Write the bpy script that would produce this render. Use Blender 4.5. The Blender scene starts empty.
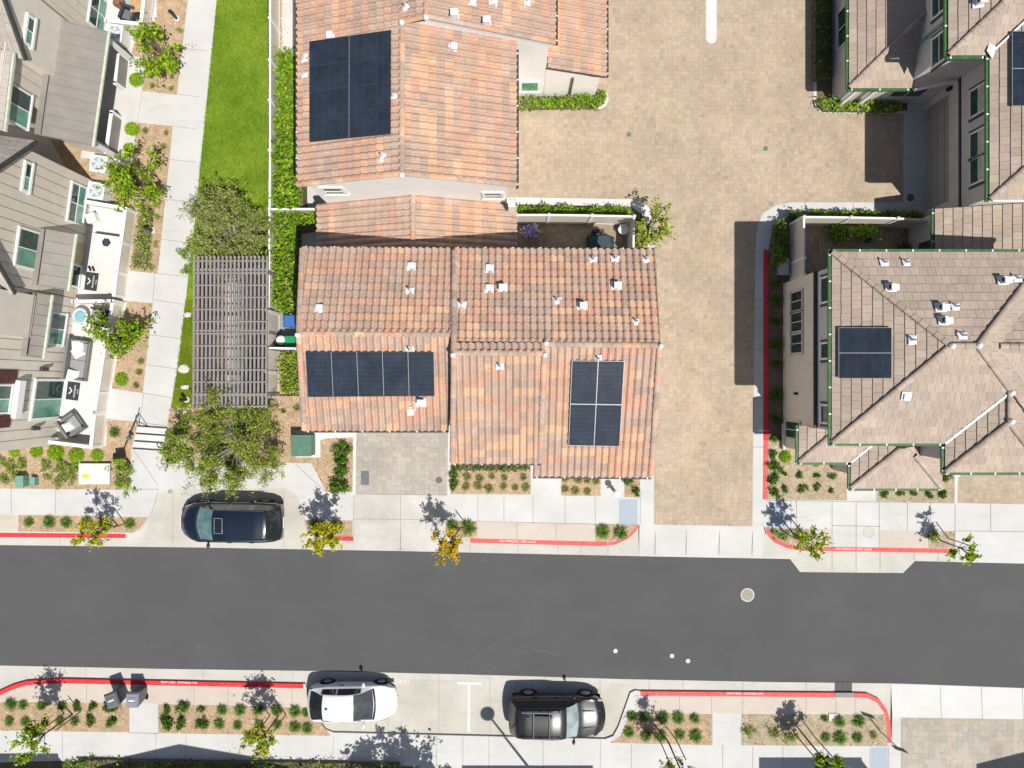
import bpy, bmesh, math, random
import numpy as np
from mathutils import Vector, Matrix
random.seed(7); rng = np.random.default_rng(7)
SC = bpy.context.scene
COL = SC.collection
R = math.radians
H = 35.5; F = 710.0          # drone height and focal length in pixels: 5 cm of ground per pixel

def W(px, py, z=0.0):
    k = (H - z) / F
    return Vector(((px - 512) * k, (384 - py) * k, z))

# ------------------------------------------------------------------ camera, light
cam = bpy.data.cameras.new("camera"); co = bpy.data.objects.new("camera", cam); COL.objects.link(co)
co.location = (0, 0, H); cam.sensor_width = 36; cam.lens = 36 * F / 1024; cam.clip_end = 2000; SC.camera = co
SUN = Vector((0.33, -0.42, 1.0)).normalized()
sl = bpy.data.lights.new("sun", 'SUN'); so = bpy.data.objects.new("sun", sl); COL.objects.link(so)
sl.energy = 5.0; sl.angle = R(0.5); sl.color = (1.0, 0.965, 0.91)
so.rotation_euler = SUN.to_track_quat('Z', 'Y').to_euler(); so.location = (10, -12, 40)
wd = bpy.data.worlds.new("World"); SC.world = wd; wd.use_nodes = True
wn = wd.node_tree; bg = wn.nodes["Background"]
sky = wn.nodes.new("ShaderNodeTexSky"); sky.sky_type = 'NISHITA'; sky.sun_disc = False
sky.sun_elevation = math.asin(SUN.z); sky.sun_rotation = math.atan2(SUN.x, SUN.y)
wn.links.new(sky.outputs[0], bg.inputs[0]); bg.inputs[1].default_value = 0.08
SC.view_settings.view_transform = 'Standard'; SC.view_settings.look = 'None'
SC.view_settings.exposure = 0.0; SC.view_settings.gamma = 1.0; SC.view_settings.use_curve_mapping = False

# ------------------------------------------------------------------ materials
MATS = {}
class NT:
    def __init__(s, name):
        s.m = bpy.data.materials.new(name); s.m.use_nodes = True; s.t = s.m.node_tree
        s.b = s.t.nodes["Principled BSDF"]
    def n(s, k, **kw):
        x = s.t.nodes.new("ShaderNode" + k)
        for a, v in kw.items(): setattr(x, a, v)
        return x
    def l(s, a, b): s.t.links.new(a, b)
    def pos(s, scale=(1, 1, 1)):
        g = s.n("NewGeometry"); mp = s.n("Mapping"); mp.inputs["Scale"].default_value = scale
        s.l(g.outputs["Position"], mp.inputs[0]); return mp.outputs[0]
    def noise(s, v, scale, detail=3, rough=.55):
        x = s.n("TexNoise"); x.inputs["Scale"].default_value = scale; x.inputs["Detail"].default_value = detail
        x.inputs["Roughness"].default_value = rough; s.l(v, x.inputs["Vector"]); return x.outputs["Fac"]
    def rng(s, f, a, b, lo=.3, hi=.7):
        x = s.n("MapRange"); x.inputs[1].default_value = lo; x.inputs[2].default_value = hi
        x.inputs[3].default_value = a; x.inputs[4].default_value = b; s.l(f, x.inputs[0]); return x.outputs[0]
    def mix(s, f, a, b, blend='MIX'):
        x = s.n("Mix"); x.data_type = 'RGBA'; x.blend_type = blend
        for i, val in ((0, f), (6, a), (7, b)):
            if isinstance(val, (int, float)): x.inputs[i].default_value = val
            elif isinstance(val, tuple): x.inputs[i].default_value = (*val, 1) if len(val) == 3 else val
            else: s.l(val, x.inputs[i])
        return x.outputs[2]
    def scale(s, c, f):
        x = s.n("VectorMath", operation='SCALE')
        if isinstance(c, tuple): x.inputs[0].default_value = c
        else: s.l(c, x.inputs[0])
        if isinstance(f, (int, float)): x.inputs["Scale"].default_value = f
        else: s.l(f, x.inputs["Scale"])
        return x.outputs[0]
    def bump(s, h, st, dist=.02):
        x = s.n("Bump"); x.inputs["Strength"].default_value = st; x.inputs["Distance"].default_value = dist
        s.l(h, x.inputs["Height"]); s.l(x.outputs[0], s.b.inputs["Normal"])
    def ramp(s, f, stops, interp='LINEAR'):
        x = s.n("ValToRGB"); x.color_ramp.interpolation = interp; e = x.color_ramp.elements
        while len(e) < len(stops): e.new(.5)
        for q, (p, c) in zip(e, stops): q.position = p; q.color = (*c, 1)
        s.l(f, x.inputs[0]); return x.outputs[0]
    def fin(s, col, rough=.8, spec=.3, metal=0, coat=0):
        if isinstance(col, tuple): s.b.inputs["Base Color"].default_value = (*col, 1)
        else: s.l(col, s.b.inputs["Base Color"])
        s.b.inputs["Roughness"].default_value = rough; s.b.inputs["Specular IOR Level"].default_value = spec
        s.b.inputs["Metallic"].default_value = metal; s.b.inputs["Coat Weight"].default_value = coat
        s.b.inputs["Coat Roughness"].default_value = .11
        MATS[s.m.name] = s.m; return s.m

def plain(name, col, rough=.7, var=.12, sc=4, spec=.3, metal=0, coat=0, bump=0, bsc=60):
    t = NT(name); v = t.pos()
    f = t.rng(t.noise(v, sc, 4), 1 - var, 1 + var)
    if bump: t.bump(t.noise(v, bsc, 2), bump, .01)
    return t.fin(t.scale(col, f), rough, spec, metal, coat)

def attr_mat(name, rough=.8, var=.15, sc=9, spec=.25, bump=.2, bsc=70, transl=0.0):
    t = NT(name); a = t.n("Attribute"); a.attribute_name = "Col"; v = t.pos()
    f = t.rng(t.noise(v, sc, 4), 1 - var, 1 + var)
    f2 = t.rng(t.noise(v, 1.1, 3), .92, 1.08)
    c = t.scale(t.scale(a.outputs["Color"], f), f2)
    if bump: t.bump(t.noise(v, bsc, 2), bump, .008)
    m = t.fin(c, rough, spec)
    if transl:
        tr = t.n("BsdfTranslucent"); t.l(c, tr.inputs[0]); mx = t.n("MixShader"); mx.inputs[0].default_value = transl
        t.l(t.b.outputs[0], mx.inputs[1]); t.l(tr.outputs[0], mx.inputs[2])
        t.l(mx.outputs[0], t.t.nodes["Material Output"].inputs[0])
    return m

def concrete(name, col, stain=.1, tint=(.9, .84, .74), bright=1.0):
    t = NT(name); v = t.pos()
    f = t.rng(t.noise(v, .55, 5, .6), 1 - stain, 1 + stain * .5)
    f2 = t.rng(t.noise(v, 34, 3, .7), .93, 1.06)
    v2 = t.pos((.35, 1.6, 1)); st = t.rng(t.noise(v2, 1.2, 5, .65), 0, .55, .56, .74)
    c = t.mix(st, t.scale(t.scale(col, f), f2), t.scale(tuple(a * b for a, b in zip(col, tint)), .92))
    t.bump(t.noise(v, 90, 2), .12, .006)
    return t.fin(c, .85, .25)
concrete("concrete", (.562, .553, .53), .10)
concrete("gutter_concrete", (.535, .515, .46), .13, (.88, .82, .72))
concrete("bay_concrete", (.515, .49, .43), .17, (.86, .8, .7))
concrete("pink_concrete", (.55, .48, .41), .09)
concrete("white_concrete", (.63, .62, .59), .06)

concrete("stained_concrete", (.54, .52, .47), .22, (.74, .70, .62))
def asphalt():
    t = NT("asphalt"); v = t.pos()
    f = t.rng(t.noise(v, .35, 5, .6), .93, 1.06)
    f2 = t.rng(t.noise(v, 42, 3, .75), .72, 1.28)
    v2 = t.pos((.12, 1.3, 1)); f3 = t.rng(t.noise(v2, 1.0, 5, .6), .975, 1.03)
    sp = t.rng(t.noise(v, 120, 1), 0, .5, .66, .78)
    c = t.mix(sp, t.scale(t.scale(t.scale((.094, .0935, .094), f), f2), f3), (.2, .195, .19))
    t.bump(t.noise(v, 140, 2), .35, .008)
    return t.fin(c, .9, .2)
asphalt()

def soil(name, c1, c2, c3):
    t = NT(name); v = t.pos()
    n1 = t.noise(v, 26, 5, .75); n2 = t.noise(v, 3.0, 4)
    c = t.ramp(n1, [(.3, c3), (.46, c1), (.6, c2), (.74, tuple(min(1, x * 1.3) for x in c2))])
    c = t.scale(c, t.rng(n2, .8, 1.15))
    t.bump(t.noise(v, 45, 4, .7), .9, .04)
    return t.fin(c, .95, .1)
soil("mulch", (.47, .33, .205), (.57, .44, .30), (.27, .17, .10))
soil("gravel", (.42, .35, .24), (.54, .46, .33), (.24, .19, .12))
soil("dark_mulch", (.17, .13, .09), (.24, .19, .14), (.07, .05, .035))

def paver(name, cols, sc, rot=0, grout=.82):
    t = NT(name); g = t.n("NewGeometry"); mp = t.n("Mapping"); mp.inputs["Rotation"].default_value = (0, 0, rot)
    t.l(g.outputs["Position"], mp.inputs[0]); v = mp.outputs[0]
    vo = t.n("TexVoronoi"); vo.distance = 'CHEBYCHEV'; vo.inputs["Scale"].default_value = sc; vo.inputs["Randomness"].default_value = .6
    v2 = t.n("TexVoronoi"); v2.distance = 'CHEBYCHEV'; v2.feature = 'F2'; v2.inputs["Scale"].default_value = sc; v2.inputs["Randomness"].default_value = .6
    t.l(v, vo.inputs["Vector"]); t.l(v, v2.inputs["Vector"])
    df = t.n("Math", operation='SUBTRACT'); t.l(v2.outputs["Distance"], df.inputs[0]); t.l(vo.outputs["Distance"], df.inputs[1])
    sp = t.n("SeparateColor"); t.l(vo.outputs["Color"], sp.inputs[0])
    n = len(cols); c = t.ramp(sp.outputs[0], [(i / n, x) for i, x in enumerate(cols)], 'CONSTANT')
    c = t.scale(c, t.rng(t.noise(v, .45, 4, .6), .9, 1.1))
    c = t.scale(c, t.rng(t.noise(v, 30, 3, .7), .88, 1.12))
    c = t.mix(t.rng(t.noise(v, .8, 5, .65), 0, .6, .5, .72), c, tuple(x * .8 for x in cols[0]))
    c = t.scale(c, t.rng(t.noise(v, .16, 3), .93, 1.05))
    gr = t.rng(df.outputs[0], grout, 1.0, .0, .10)
    c = t.scale(c, gr)
    t.bump(df.outputs[0], .12, .02)
    return t.fin(c, .9, .15)
paver("paver_tan", [(.44, .35, .255), (.465, .37, .265), (.43, .335, .252), (.465, .38, .275), (.41, .335, .25), (.465, .355, .268)], 4.6)
paver("paver_grey", [(.41, .375, .325), (.43, .39, .335), (.385, .35, .30), (.445, .40, .35), (.405, .355, .31)], 4.2)
paver("paver_mixed", [(.41, .365, .30), (.44, .385, .315), (.375, .345, .30), (.44, .38, .30), (.39, .35, .285), (.42, .39, .345)], 3.6)
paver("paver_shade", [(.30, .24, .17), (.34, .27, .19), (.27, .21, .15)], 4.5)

def worn_paint(name, col, worn):
    t = NT(name); v = t.pos(); f = t.rng(t.noise(v, 5, 4, .65), .82, 1.1)
    chip = t.rng(t.noise(v, 13, 5, .75), 0, .85, worn, worn + .07); scuff = t.rng(t.noise(t.pos((.5, 3, 1)), 4, 5, .7), 1.0, .62, .55, .75)
    return t.fin(t.scale(t.mix(chip, t.scale(col, f), (.50, .44, .38)), scuff), .8, .2)
worn_paint("red_paint", (.64, .05, .055), .62)
worn_paint("faded_red_paint", (.67, .125, .115), .60)
plain("white_paint", (.72, .71, .69), .7, .1, 12)
plain("joint", (.30, .285, .26), .9, .2, 6)
plain("stucco", (.88, .845, .79), .9, .05, 1.5, bump=.3, bsc=90)
plain("grey_stucco", (.56, .54, .51), .9, .06, 1.5, bump=.3, bsc=90)
plain("tan_stucco", (.70, .635, .545), .9, .05, 1.5, bump=.3, bsc=90)
plain("siding", (.66, .59, .49), .75, .05, 2.0)
plain("siding_light", (.70, .64, .545), .75, .05, 2.0)
plain("white_trim", (.82, .815, .79), .6, .04, 3)
plain("vinyl", (.70, .64, .545), .55, .05, 2)
plain("dark_trim", (.06, .065, .06), .5, .15, 5)
plain("brown_shutter", (.10, .04, .035), .6, .2, 8)
plain("porch_roof_metal", (.25, .228, .20), .5, .09, 1.8, spec=.4)
plain("roof_under", (.10, .08, .07), .9, .1, 3)
plain("green_gutter", (.05, .13, .045), .45, .25, 5)
plain("black_gutter", (.05, .045, .04), .5, .15, 5)
plain("pale_gutter", (.55, .60, .46), .45, .15, 5)
plain("vent_white", (.72, .73, .74), .5, .06, 9)
plain("black", (.012, .012, .013), .55, .2, 6)
plain("charcoal", (.05, .052, .055), .6, .15, 8)
plain("grey_plastic", (.14, .15, .16), .45, .1, 8)
plain("lavender_grey", (.24, .25, .30), .45, .1, 8)
plain("metal_grey", (.42, .43, .44), .4, .08, 8, metal=.4)
plain("blue_plastic", (.05, .14, .42), .4, .1, 8)
plain("green_plastic", (.02, .28, .10), .4, .1, 8)
plain("transformer_green", (.10, .19, .14), .5, .1, 5)
plain("teal_box", (.16, .32, .26), .5, .1, 5)
plain("pergola_wood", (.27, .245, .232), .7, .14, 6)
plain("tactile", (.36, .41, .47), .8, .06, 20)
plain("dark_concrete", (.25, .26, .25), .85, .12, 3)
plain("tyre_track", (.102, .1015, .102), .9, .15, 3)
plain("olive_bark", (.33, .30, .25), .9, .2, 12)
plain("fan_grey", (.30, .33, .36), .5, .1, 8)
plain("bark", (.15, .11, .08), .9, .3, 12, bump=.6, bsc=30)
plain("stake_wood", (.20, .13, .08), .85, .2, 12)
plain("wicker", (.19, .19, .185), .8, .22, 40)
plain("cushion", (.29, .285, .275), .9, .08, 14)
plain("white_cushion", (.74, .73, .73), .9, .05, 14)
plain("turquoise", (.20, .44, .48), .3, .25, 14)
plain("pale_bowl", (.52, .57, .60), .5, .1, 8)
plain("yellow_label", (.75, .58, .03), .6, .1, 9)
plain("rug_blue", (.34, .38, .45), .95, .12, 20)
plain("wood_table", (.46, .30, .15), .6, .2, 10)
plain("navy_cover", (.035, .06, .075), .7, .2, 5)
plain("rock", (.60, .55, .49), .9, .18, 10, bump=.6, bsc=12)
plain("rust", (.22, .10, .06), .85, .25, 10)
plain("manhole_iron", (.31, .285, .22), .7, .22, 14)
plain("dark_iron", (.13, .13, .12), .6, .25, 20)
plain("rubber", (.012, .012, .012), .8, .15, 10)
plain("rim", (.45, .46, .47), .3, .05, 10, metal=.8)
plain("car_white", (.76, .765, .775), .3, .015, 2, spec=.5, coat=.6)
plain("car_black", (.012, .012, .0135), .34, .05, 2, spec=.5, coat=.5)
plain("car_blue", (.003, .009, .022), .3, .06, 2, spec=.6, coat=1.0)
plain("car_chrome", (.6, .6, .61), .2, .03, 9, metal=1)
plain("tail_red", (.35, .02, .02), .2, .1, 9, coat=1)
plain("headlight", (.55, .57, .6), .12, .1, 9, coat=1)
plain("glass_dark", (.014, .018, .02), .06, .15, 3, spec=.8)
plain("glass_teal", (.11, .21, .215), .1, .35, 2.2, spec=.8)  # mottled teal tone over the whole windscreen
plain("glass_grey", (.06, .07, .075), .1, .3, 5, spec=.8)
plain("glass_pale", (.30, .36, .37), .12, .3, 2, spec=.8)
plain("window_curtain", (.42, .52, .43), .15, .2, 3, spec=.6)
plain("window_dark", (.03, .065, .055), .06, .4, 3, spec=.7)
plain("window_light", (.13, .31, .235), .08, .25, 3, spec=.7)
plain("garage_door", (.36, .335, .30), .7, .05, 3)
plain("door_tan", (.45, .36, .25), .6, .06, 3)
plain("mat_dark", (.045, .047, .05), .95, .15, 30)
plain("orange_flower", (.75, .20, .03), .7, .2, 20)
plain("purple_flower", (.36, .26, .62), .7, .35, 30)
attr_mat("barrel_tile", .82, .16, 14, .2, .25, 80)
attr_mat("flat_tile", .85, .12, 18, .2, .3, 80)
attr_mat("leaf", .6, .12, 5, .15, 0, 1, .12)

def solar():
    t = NT("solar_cells"); tc = t.n("TexCoord"); v = tc.outputs["UV"]
    br = t.n("TexBrick"); br.offset = 0; br.inputs["Scale"].default_value = 1; br.inputs["Mortar Size"].default_value = .012
    br.inputs["Brick Width"].default_value = .167; br.inputs["Row Height"].default_value = .1
    br.inputs["Color1"].default_value = (.020, .026, .038, 1); br.inputs["Color2"].default_value = (.025, .032, .045, 1); br.inputs["Mortar"].default_value = (.029, .037, .052, 1)
    t.l(v, br.inputs["Vector"])
    d = t.scale(br.outputs[0], t.rng(t.noise(t.pos(), 1.5, 4), .8, 1.35))
    return t.fin(d, .2, .7)
solar()

def lawn_mat():
    t = NT("turf"); v = t.pos(); n = t.noise(v, 1.6, 5, .65); n2 = t.noise(t.pos((1, .35, 1)), 14, 4, .7)
    c = t.ramp(n, [(.3, (.10, .20, .012)), (.5, (.17, .28, .016)), (.7, (.25, .33, .03))])
    c = t.scale(c, t.rng(n2, .65, 1.3)); t.bump(t.noise(v, 60, 3), .8, .04)
    return t.fin(c, .9, .15)
lawn_mat()

# ------------------------------------------------------------------ mesh builder
WL = {}
class MB:
    def __init__(s): s.v = []; s.f = []; s.m = []; s.c = []; s.uv = {}
    def face(s, pts, m=0, col=None):
        i = len(s.v); s.v += [tuple(p) for p in pts]; s.f.append(tuple(range(i, i + len(pts)))); s.m.append(m); s.c.append(col)
    def add(s, vs, fs, m=0, col=None):
        i = len(s.v); s.v += [tuple(p) for p in vs]
        for f in fs: s.f.append(tuple(i + k for k in f)); s.m.append(m); s.c.append(col)
    def prism(s, pts, z0, z1, m=0, bottom=False, col=None):
        n = len(pts); a = sum(pts[i][0] * pts[(i + 1) % n][1] - pts[(i + 1) % n][0] * pts[i][1] for i in range(n))
        if a < 0: pts = pts[::-1]
        vs = [(p[0], p[1], z0) for p in pts] + [(p[0], p[1], z1) for p in pts]
        fs = [tuple(range(n, 2 * n))] + [(i, (i + 1) % n, n + (i + 1) % n, n + i) for i in range(n)]
        if bottom: fs.append(tuple(range(n - 1, -1, -1)))
        s.add(vs, fs, m, col)
    def box(s, c, size, rz=0, m=0, tilt=None, col=None):
        x, y, z = (k / 2 for k in size); q = Matrix.Rotation(rz, 3, 'Z')
        if tilt is not None: q = tilt
        vs = [q @ Vector((a, b, d)) + Vector(c) for d in (-z, z) for a, b in ((-x, -y), (x, -y), (x, y), (-x, y))]
        s.add(vs, [(0, 3, 2, 1), (4, 5, 6, 7), (0, 1, 5, 4), (1, 2, 6, 5), (2, 3, 7, 6), (3, 0, 4, 7)], m, col)
    def beam(s, p0, p1, w, h, m=0, up=Vector((0, 0, 1))):
        p0 = Vector(p0); p1 = Vector(p1); d = (p1 - p0); L = d.length; d.normalize()
        x = d.cross(up); x = x.normalized() if x.length > 1e-5 else Vector((1, 0, 0)); u = x.cross(d)
        vs = []
        for p in (p0, p1):
            for a, b in ((-1, -1), (1, -1), (1, 1), (-1, 1)): vs.append(p + x * (a * w / 2) + u * (b * h / 2))
        s.add(vs, [(0, 1, 2, 3), (7, 6, 5, 4), (0, 4, 5, 1), (1, 5, 6, 2), (2, 6, 7, 3), (3, 7, 4, 0)], m)
    def tube(s, p0, p1, r0, r1=None, n=8, m=0, cap=True, col=None):
        r1 = r0 if r1 is None else r1; p0 = Vector(p0); p1 = Vector(p1); d = (p1 - p0).normalized()
        x = d.orthogonal().normalized(); y = d.cross(x); vs = []
        for p, r in ((p0, r0), (p1, r1)):
            for k in range(n):
                a = 2 * math.pi * k / n; vs.append(p + x * (r * math.cos(a)) + y * (r * math.sin(a)))
        fs = [(k, (k + 1) % n, n + (k + 1) % n, n + k) for k in range(n)]
        if cap: fs += [tuple(range(n - 1, -1, -1)), tuple(range(n, 2 * n))]
        s.add(vs, fs, m, col)
    def lathe(s, c, prof, n=16, m=0, sx=1, sy=1):
        vs = []
        for r, z in prof:
            for k in range(n):
                a = 2 * math.pi * k / n; vs.append((c[0] + sx * r * math.cos(a), c[1] + sy * r * math.sin(a), c[2] + z))
        fs = []
        for j in range(len(prof) - 1):
            for k in range(n): fs.append((j * n + k, j * n + (k + 1) % n, (j + 1) * n + (k + 1) % n, (j + 1) * n + k))
        fs.append(tuple((len(prof) - 1) * n + k for k in range(n)))
        s.add(vs, fs, m)
    def build(s, name, mats, parent=None, smooth=False, loc=None, recalc=False):
        if isinstance(mats, str): mats = [mats]
        if parent is not None: o0 = WL[parent.name]
        elif loc is not None: o0 = Vector(loc)
        else:
            a = np.array(s.v); o0 = Vector((float((a[:, 0].min() + a[:, 0].max()) / 2), float((a[:, 1].min() + a[:, 1].max()) / 2), float(a[:, 2].min())))
        me = bpy.data.meshes.new(name)
        me.from_pydata([(x - o0[0], y - o0[1], z - o0[2]) for x, y, z in s.v], [], s.f)
        for k in mats: me.materials.append(MATS[k])
        if len(mats) > 1: me.polygons.foreach_set("material_index", s.m)
        if any(c is not None for c in s.c):
            at = me.color_attributes.new("Col", 'FLOAT_COLOR', 'CORNER'); buf = []
            for f, c in zip(s.f, s.c): buf += list((*(c or (.5, .5, .5)), 1.0)) * len(f)
            at.data.foreach_set("color", buf)
        if s.uv:
            ul = me.uv_layers.new(name="UVMap")
            for fi, uvs in s.uv.items():
                for k, li in enumerate(me.polygons[fi].loop_indices): ul.data[li].uv = uvs[k]
        if recalc:
            b = bmesh.new(); b.from_mesh(me); bmesh.ops.remove_doubles(b, verts=b.verts, dist=1e-5); bmesh.ops.recalc_face_normals(b, faces=b.faces); b.to_mesh(me); b.free()
        if smooth: me.polygons.foreach_set("use_smooth", [True] * len(me.polygons))
        me.update()
        o = bpy.data.objects.new(name, me); COL.objects.link(o)
        if parent is not None: o.parent = parent
        else: o.location = o0
        WL[o.name] = o0.copy()
        return o

def tag(o, label, cat, group=None, kind=None):
    if kind: o["kind"] = kind
    if label: o["label"] = label
    if cat: o["category"] = cat
    if group: o["group"] = group
    return o
def structure(o, label=None):
    o["kind"] = "structure"
    return o
def thing(name, label, cat, loc, group=None):
    o = bpy.data.objects.new(name, None); COL.objects.link(o); o.location = loc; o.empty_display_size = .3
    WL[o.name] = Vector(loc); return tag(o, label, cat, group)
def dup(o, loc, rz=None, label=None, group=None, sc=None):
    def cp(x, par):
        c = x.copy(); COL.objects.link(c)
        if par is not None: c.parent = par
        for ch in x.children: cp(ch, c)
        return c
    c = cp(o, None); c.location = loc
    if rz is not None: c.rotation_euler = (0, 0, rz)
    if sc is not None: c.scale = sc if isinstance(sc, tuple) else (sc, sc, sc)
    if label: c["label"] = label
    if group: c["group"] = group
    return c
def PP(pts, z=0.0): return [W(x, y, z) for x, y in pts]
def slab(name, pts, z0, z1, mat, parent=None):
    b = MB(); b.prism(PP(pts, 0), z0, z1); o = b.build(name, mat, parent); return o
# ================================================================== GROUND, ROAD, PAVEMENTS
b = MB(); b.face([(-400, -400, -.08), (400, -400, -.08), (400, 400, -.08), (-400, 400, -.08)])
structure(b.build("ground", "gravel", loc=(0, 0, -.08)))
ROAD_TOP = [(-700, 532), (0, 545), (200, 547.5), (400, 551), (655, 556.5), (790, 559), (800, 572), (903, 573), (915, 561), (1024, 563.5), (1800, 582)]
ROAD_BOT = [(-700, 650), (0, 665.5), (170, 669), (320, 671), (470, 674.5), (620, 679), (770, 682), (900, 683.5), (1024, 688), (1800, 712)]
def sheet(name, pts, z, mat, parent=None):
    m = MB(); p = PP(pts, 0); n = len(p)
    a = sum(p[i][0] * p[(i + 1) % n][1] - p[(i + 1) % n][0] * p[i][1] for i in range(n))
    if a < 0: p = p[::-1]
    m.face([(q[0], q[1], z) for q in p]); return m.build(name, mat, parent)
def wrap_layer(pts, off):
    return pts + [(x, y + off) for x, y in pts[::-1]]
# asphalt runs slightly under the gutters
structure(sheet("road", [(x, y - 40) for x, y in ROAD_TOP] + [(x, y + 40) for x, y in ROAD_BOT[::-1]], 0.0, "asphalt"))
structure(sheet("gutter", ROAD_TOP + [(1800, 470), (-700, 470)], .006, "gutter_concrete"))
structure(sheet("gutter", ROAD_BOT + [(1800, 790), (-700, 780)], .006, "gutter_concrete"))
structure(sheet("parking_bay", [(143, 540), (160, 489), (166, 487), (285, 487), (297, 494), (306, 515), (311, 540)], .011, "bay_concrete"))
structure(sheet("parking_bay", [(306, 678), (620, 684), (636, 686), (612, 742), (320, 736)], .011, "bay_concrete"))

KN = [(-700, 523), (0, 536.5), (127, 537.5), (136, 535), (143, 529), (152, 513), (159, 491), (165, 487.5), (285, 487.5), (296, 493), (303, 508), (309, 536), (332, 539.5), (354, 540.5),
      (354, 524), (444, 524), (446, 541), (470, 542), (600, 545.5), (615, 544), (628, 538), (636, 530), (639, 524.5), (763, 524.5),
      (766, 534), (774, 542), (786, 547.5), (800, 550), (955, 552.5), (955, 530), (1024, 531.5), (1800, 545)]
b = MB(); b.prism(PP(KN + [(1800, -700), (-700, -700)], 0), -.02, .12); NB = structure(b.build("sidewalk", "concrete"))
KS = [(-700, 730), (0, 690.5), (14, 684), (28, 680), (60, 677.8), (160, 680), (306, 683), (309, 694), (318, 718), (325, 728), (334, 731.5), (605, 738), (613, 735), (618, 726), (630, 692), (635, 689.5),
      (640, 690.3), (850, 692), (866, 692.5), (878, 698), (886, 709), (889.5, 722), (890.5, 742), (891, 716), (1024, 718), (1800, 735)]
b = MB(); b.prism(PP(KS + [(1800, 1500), (-700, 1500)], 0), -.02, .12); SB = structure(b.build("sidewalk", "concrete"))
# sloping drive aprons
def apron(name, pts, zs, mat):
    m = MB(); m.face([(*W(x, y, 0).xy, z) for (x, y), z in zip(pts, zs)]); return structure(m.build(name, mat))
apron("driveway_apron", [(354, 549.8), (446, 551.8), (444, 524), (354, 524)], [.012, .012, .121, .121], "stained_concrete")
apron("driveway_apron", [(639, 556), (763, 558.2), (763, 524.5), (639, 524.5)], [.012, .012, .121, .121], "concrete")
apron("driveway_apron", [(955, 562), (1800, 581), (1800, 545), (1024, 531.5), (955, 530)], [.012, .012, .121, .121, .121], "concrete")
apron("driveway_apron", [(891, 683.6), (891, 716), (1024, 718), (1800, 735), (1800, 712.2), (1024, 688.2)], [.012, .121, .121, .121, .012, .012], "white_concrete")

structure(sheet("pavement_panel", [(354.5, 495), (444.5, 496), (444, 523.6), (354.5, 523.4)], .1245, "stained_concrete"))
# red kerbs
def strip_along(pts, w, z0, z1, side=1):
    p = [W(x, y, 0).xy for x, y in pts]; L = []; Rr = []
    for i, q in enumerate(p):
        d = (p[min(i + 1, len(p) - 1)] - p[max(i - 1, 0)]).normalized(); n = Vector((-d.y, d.x)) * side
        L.append(q - n * .006); Rr.append(q + n * w)
    m = MB(); vs = []
    for a, c in zip(L, Rr): vs += [(a.x, a.y, z0), (a.x, a.y, z1 - .01), (a.x + (c.x - a.x) * .06, a.y + (c.y - a.y) * .06, z1), (c.x, c.y, z1), (c.x, c.y, z0)]
    fs = []
    for i in range(len(p) - 1):
        for k in range(4): fs.append((i * 5 + k, i * 5 + k + 1, i * 5 + 5 + k + 1, i * 5 + 5 + k))
    m.add(vs, fs); return m
for pts, mt, sd in (([(-200, 533), (0, 536.5), (127, 537.5)], "red_paint", 1), ([(333, 539.5), (354, 540.5)], "red_paint", 1),
                ([(470, 542), (600, 545.5), (615, 544), (628, 538), (636, 530), (638.6, 525)], "faded_red_paint", 1),
                ([(764.5, 527), (766.2, 534), (774, 542), (786, 547.5), (800, 550), (953, 552.5)], "faded_red_paint", 1),
                ([(-60, 704), (0, 690.5), (14, 684), (28, 680), (60, 677.8), (160, 680), (304, 683)], "red_paint", -1),
                ([(640, 690.3), (850, 692), (866, 692.5), (878, 698), (886, 709), (889.5, 722), (890.3, 741.5)], "faded_red_paint", -1)):
    structure(strip_along(pts, .215, 0, .126, sd).build("red_kerb", mt))
structure(strip_along([(762.6, 250), (762.6, 440)], .23, .1, .14, 1).build("red_kerb", "red_paint"))
structure(strip_along([(762.6, 440), (762, 499)], .24, .1, .135, 1).build("red_kerb", "faded_red_paint"))

# pale slab panels, pavers and beds
for pts in ([(-300, 509), (19, 515), (19, 530.5), (-300, 526)], [(477, 522.5), (595, 524), (595, 541), (477, 537.5)], [(808, 528.5), (831, 528.5), (831, 545.5), (808, 545)], [(879, 530), (927, 530.5), (927, 547.3), (879, 546.8)],
            [(0, 695), (14, 688), (30, 684.4), (60, 682.2), (160, 684.3), (305, 687.3), (314, 706), (0, 699)], [(640, 695), (850, 696.6), (864, 697), (875, 702), (882, 712.5), (633, 712)]):
    structure(sheet("pavement_panel", pts, .1245, "pink_concrete"))
structure(sheet("courtyard_paving", [(500, -200), (815, -200), (815, 102), (822, 112), (902, 112), (902, 203), (790, 203), (775, 206), (762, 214), (756, 228), (754.5, 250), (751.5, 526), (653.5, 524), (655, 240), (645, 210), (635, 200), (500, 198)], .1245, "paver_tan"))
structure(sheet("driveway_paving", [(357, 425), (449, 425), (448, 494.5), (356, 493.5)], .1245, "paver_grey"))
structure(sheet("driveway_paving", [(956, 470), (1500, 478), (1500, 514), (955, 502.5)], .1245, "paver_tan"))
structure(sheet("driveway_paving", [(900.5, 716.5), (1024, 718.5), (1500, 729), (1500, 1000), (900.5, 1000)], .1245, "paver_mixed"))
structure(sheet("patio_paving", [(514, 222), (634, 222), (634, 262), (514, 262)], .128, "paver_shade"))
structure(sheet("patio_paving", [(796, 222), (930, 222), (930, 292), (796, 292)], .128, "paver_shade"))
structure(sheet("median_strip", [(705.5, -200), (716, -200), (716, 40), (714.6, 43.5), (711, 45), (707, 43.5), (705.3, 40)], .129, "white_concrete"))
structure(sheet("mow_curb", [(516, 198), (634, 200), (643, 203), (649, 209), (652, 216), (648, 222), (640, 214), (630, 207), (516, 205)], .13, "white_concrete"))
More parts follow.
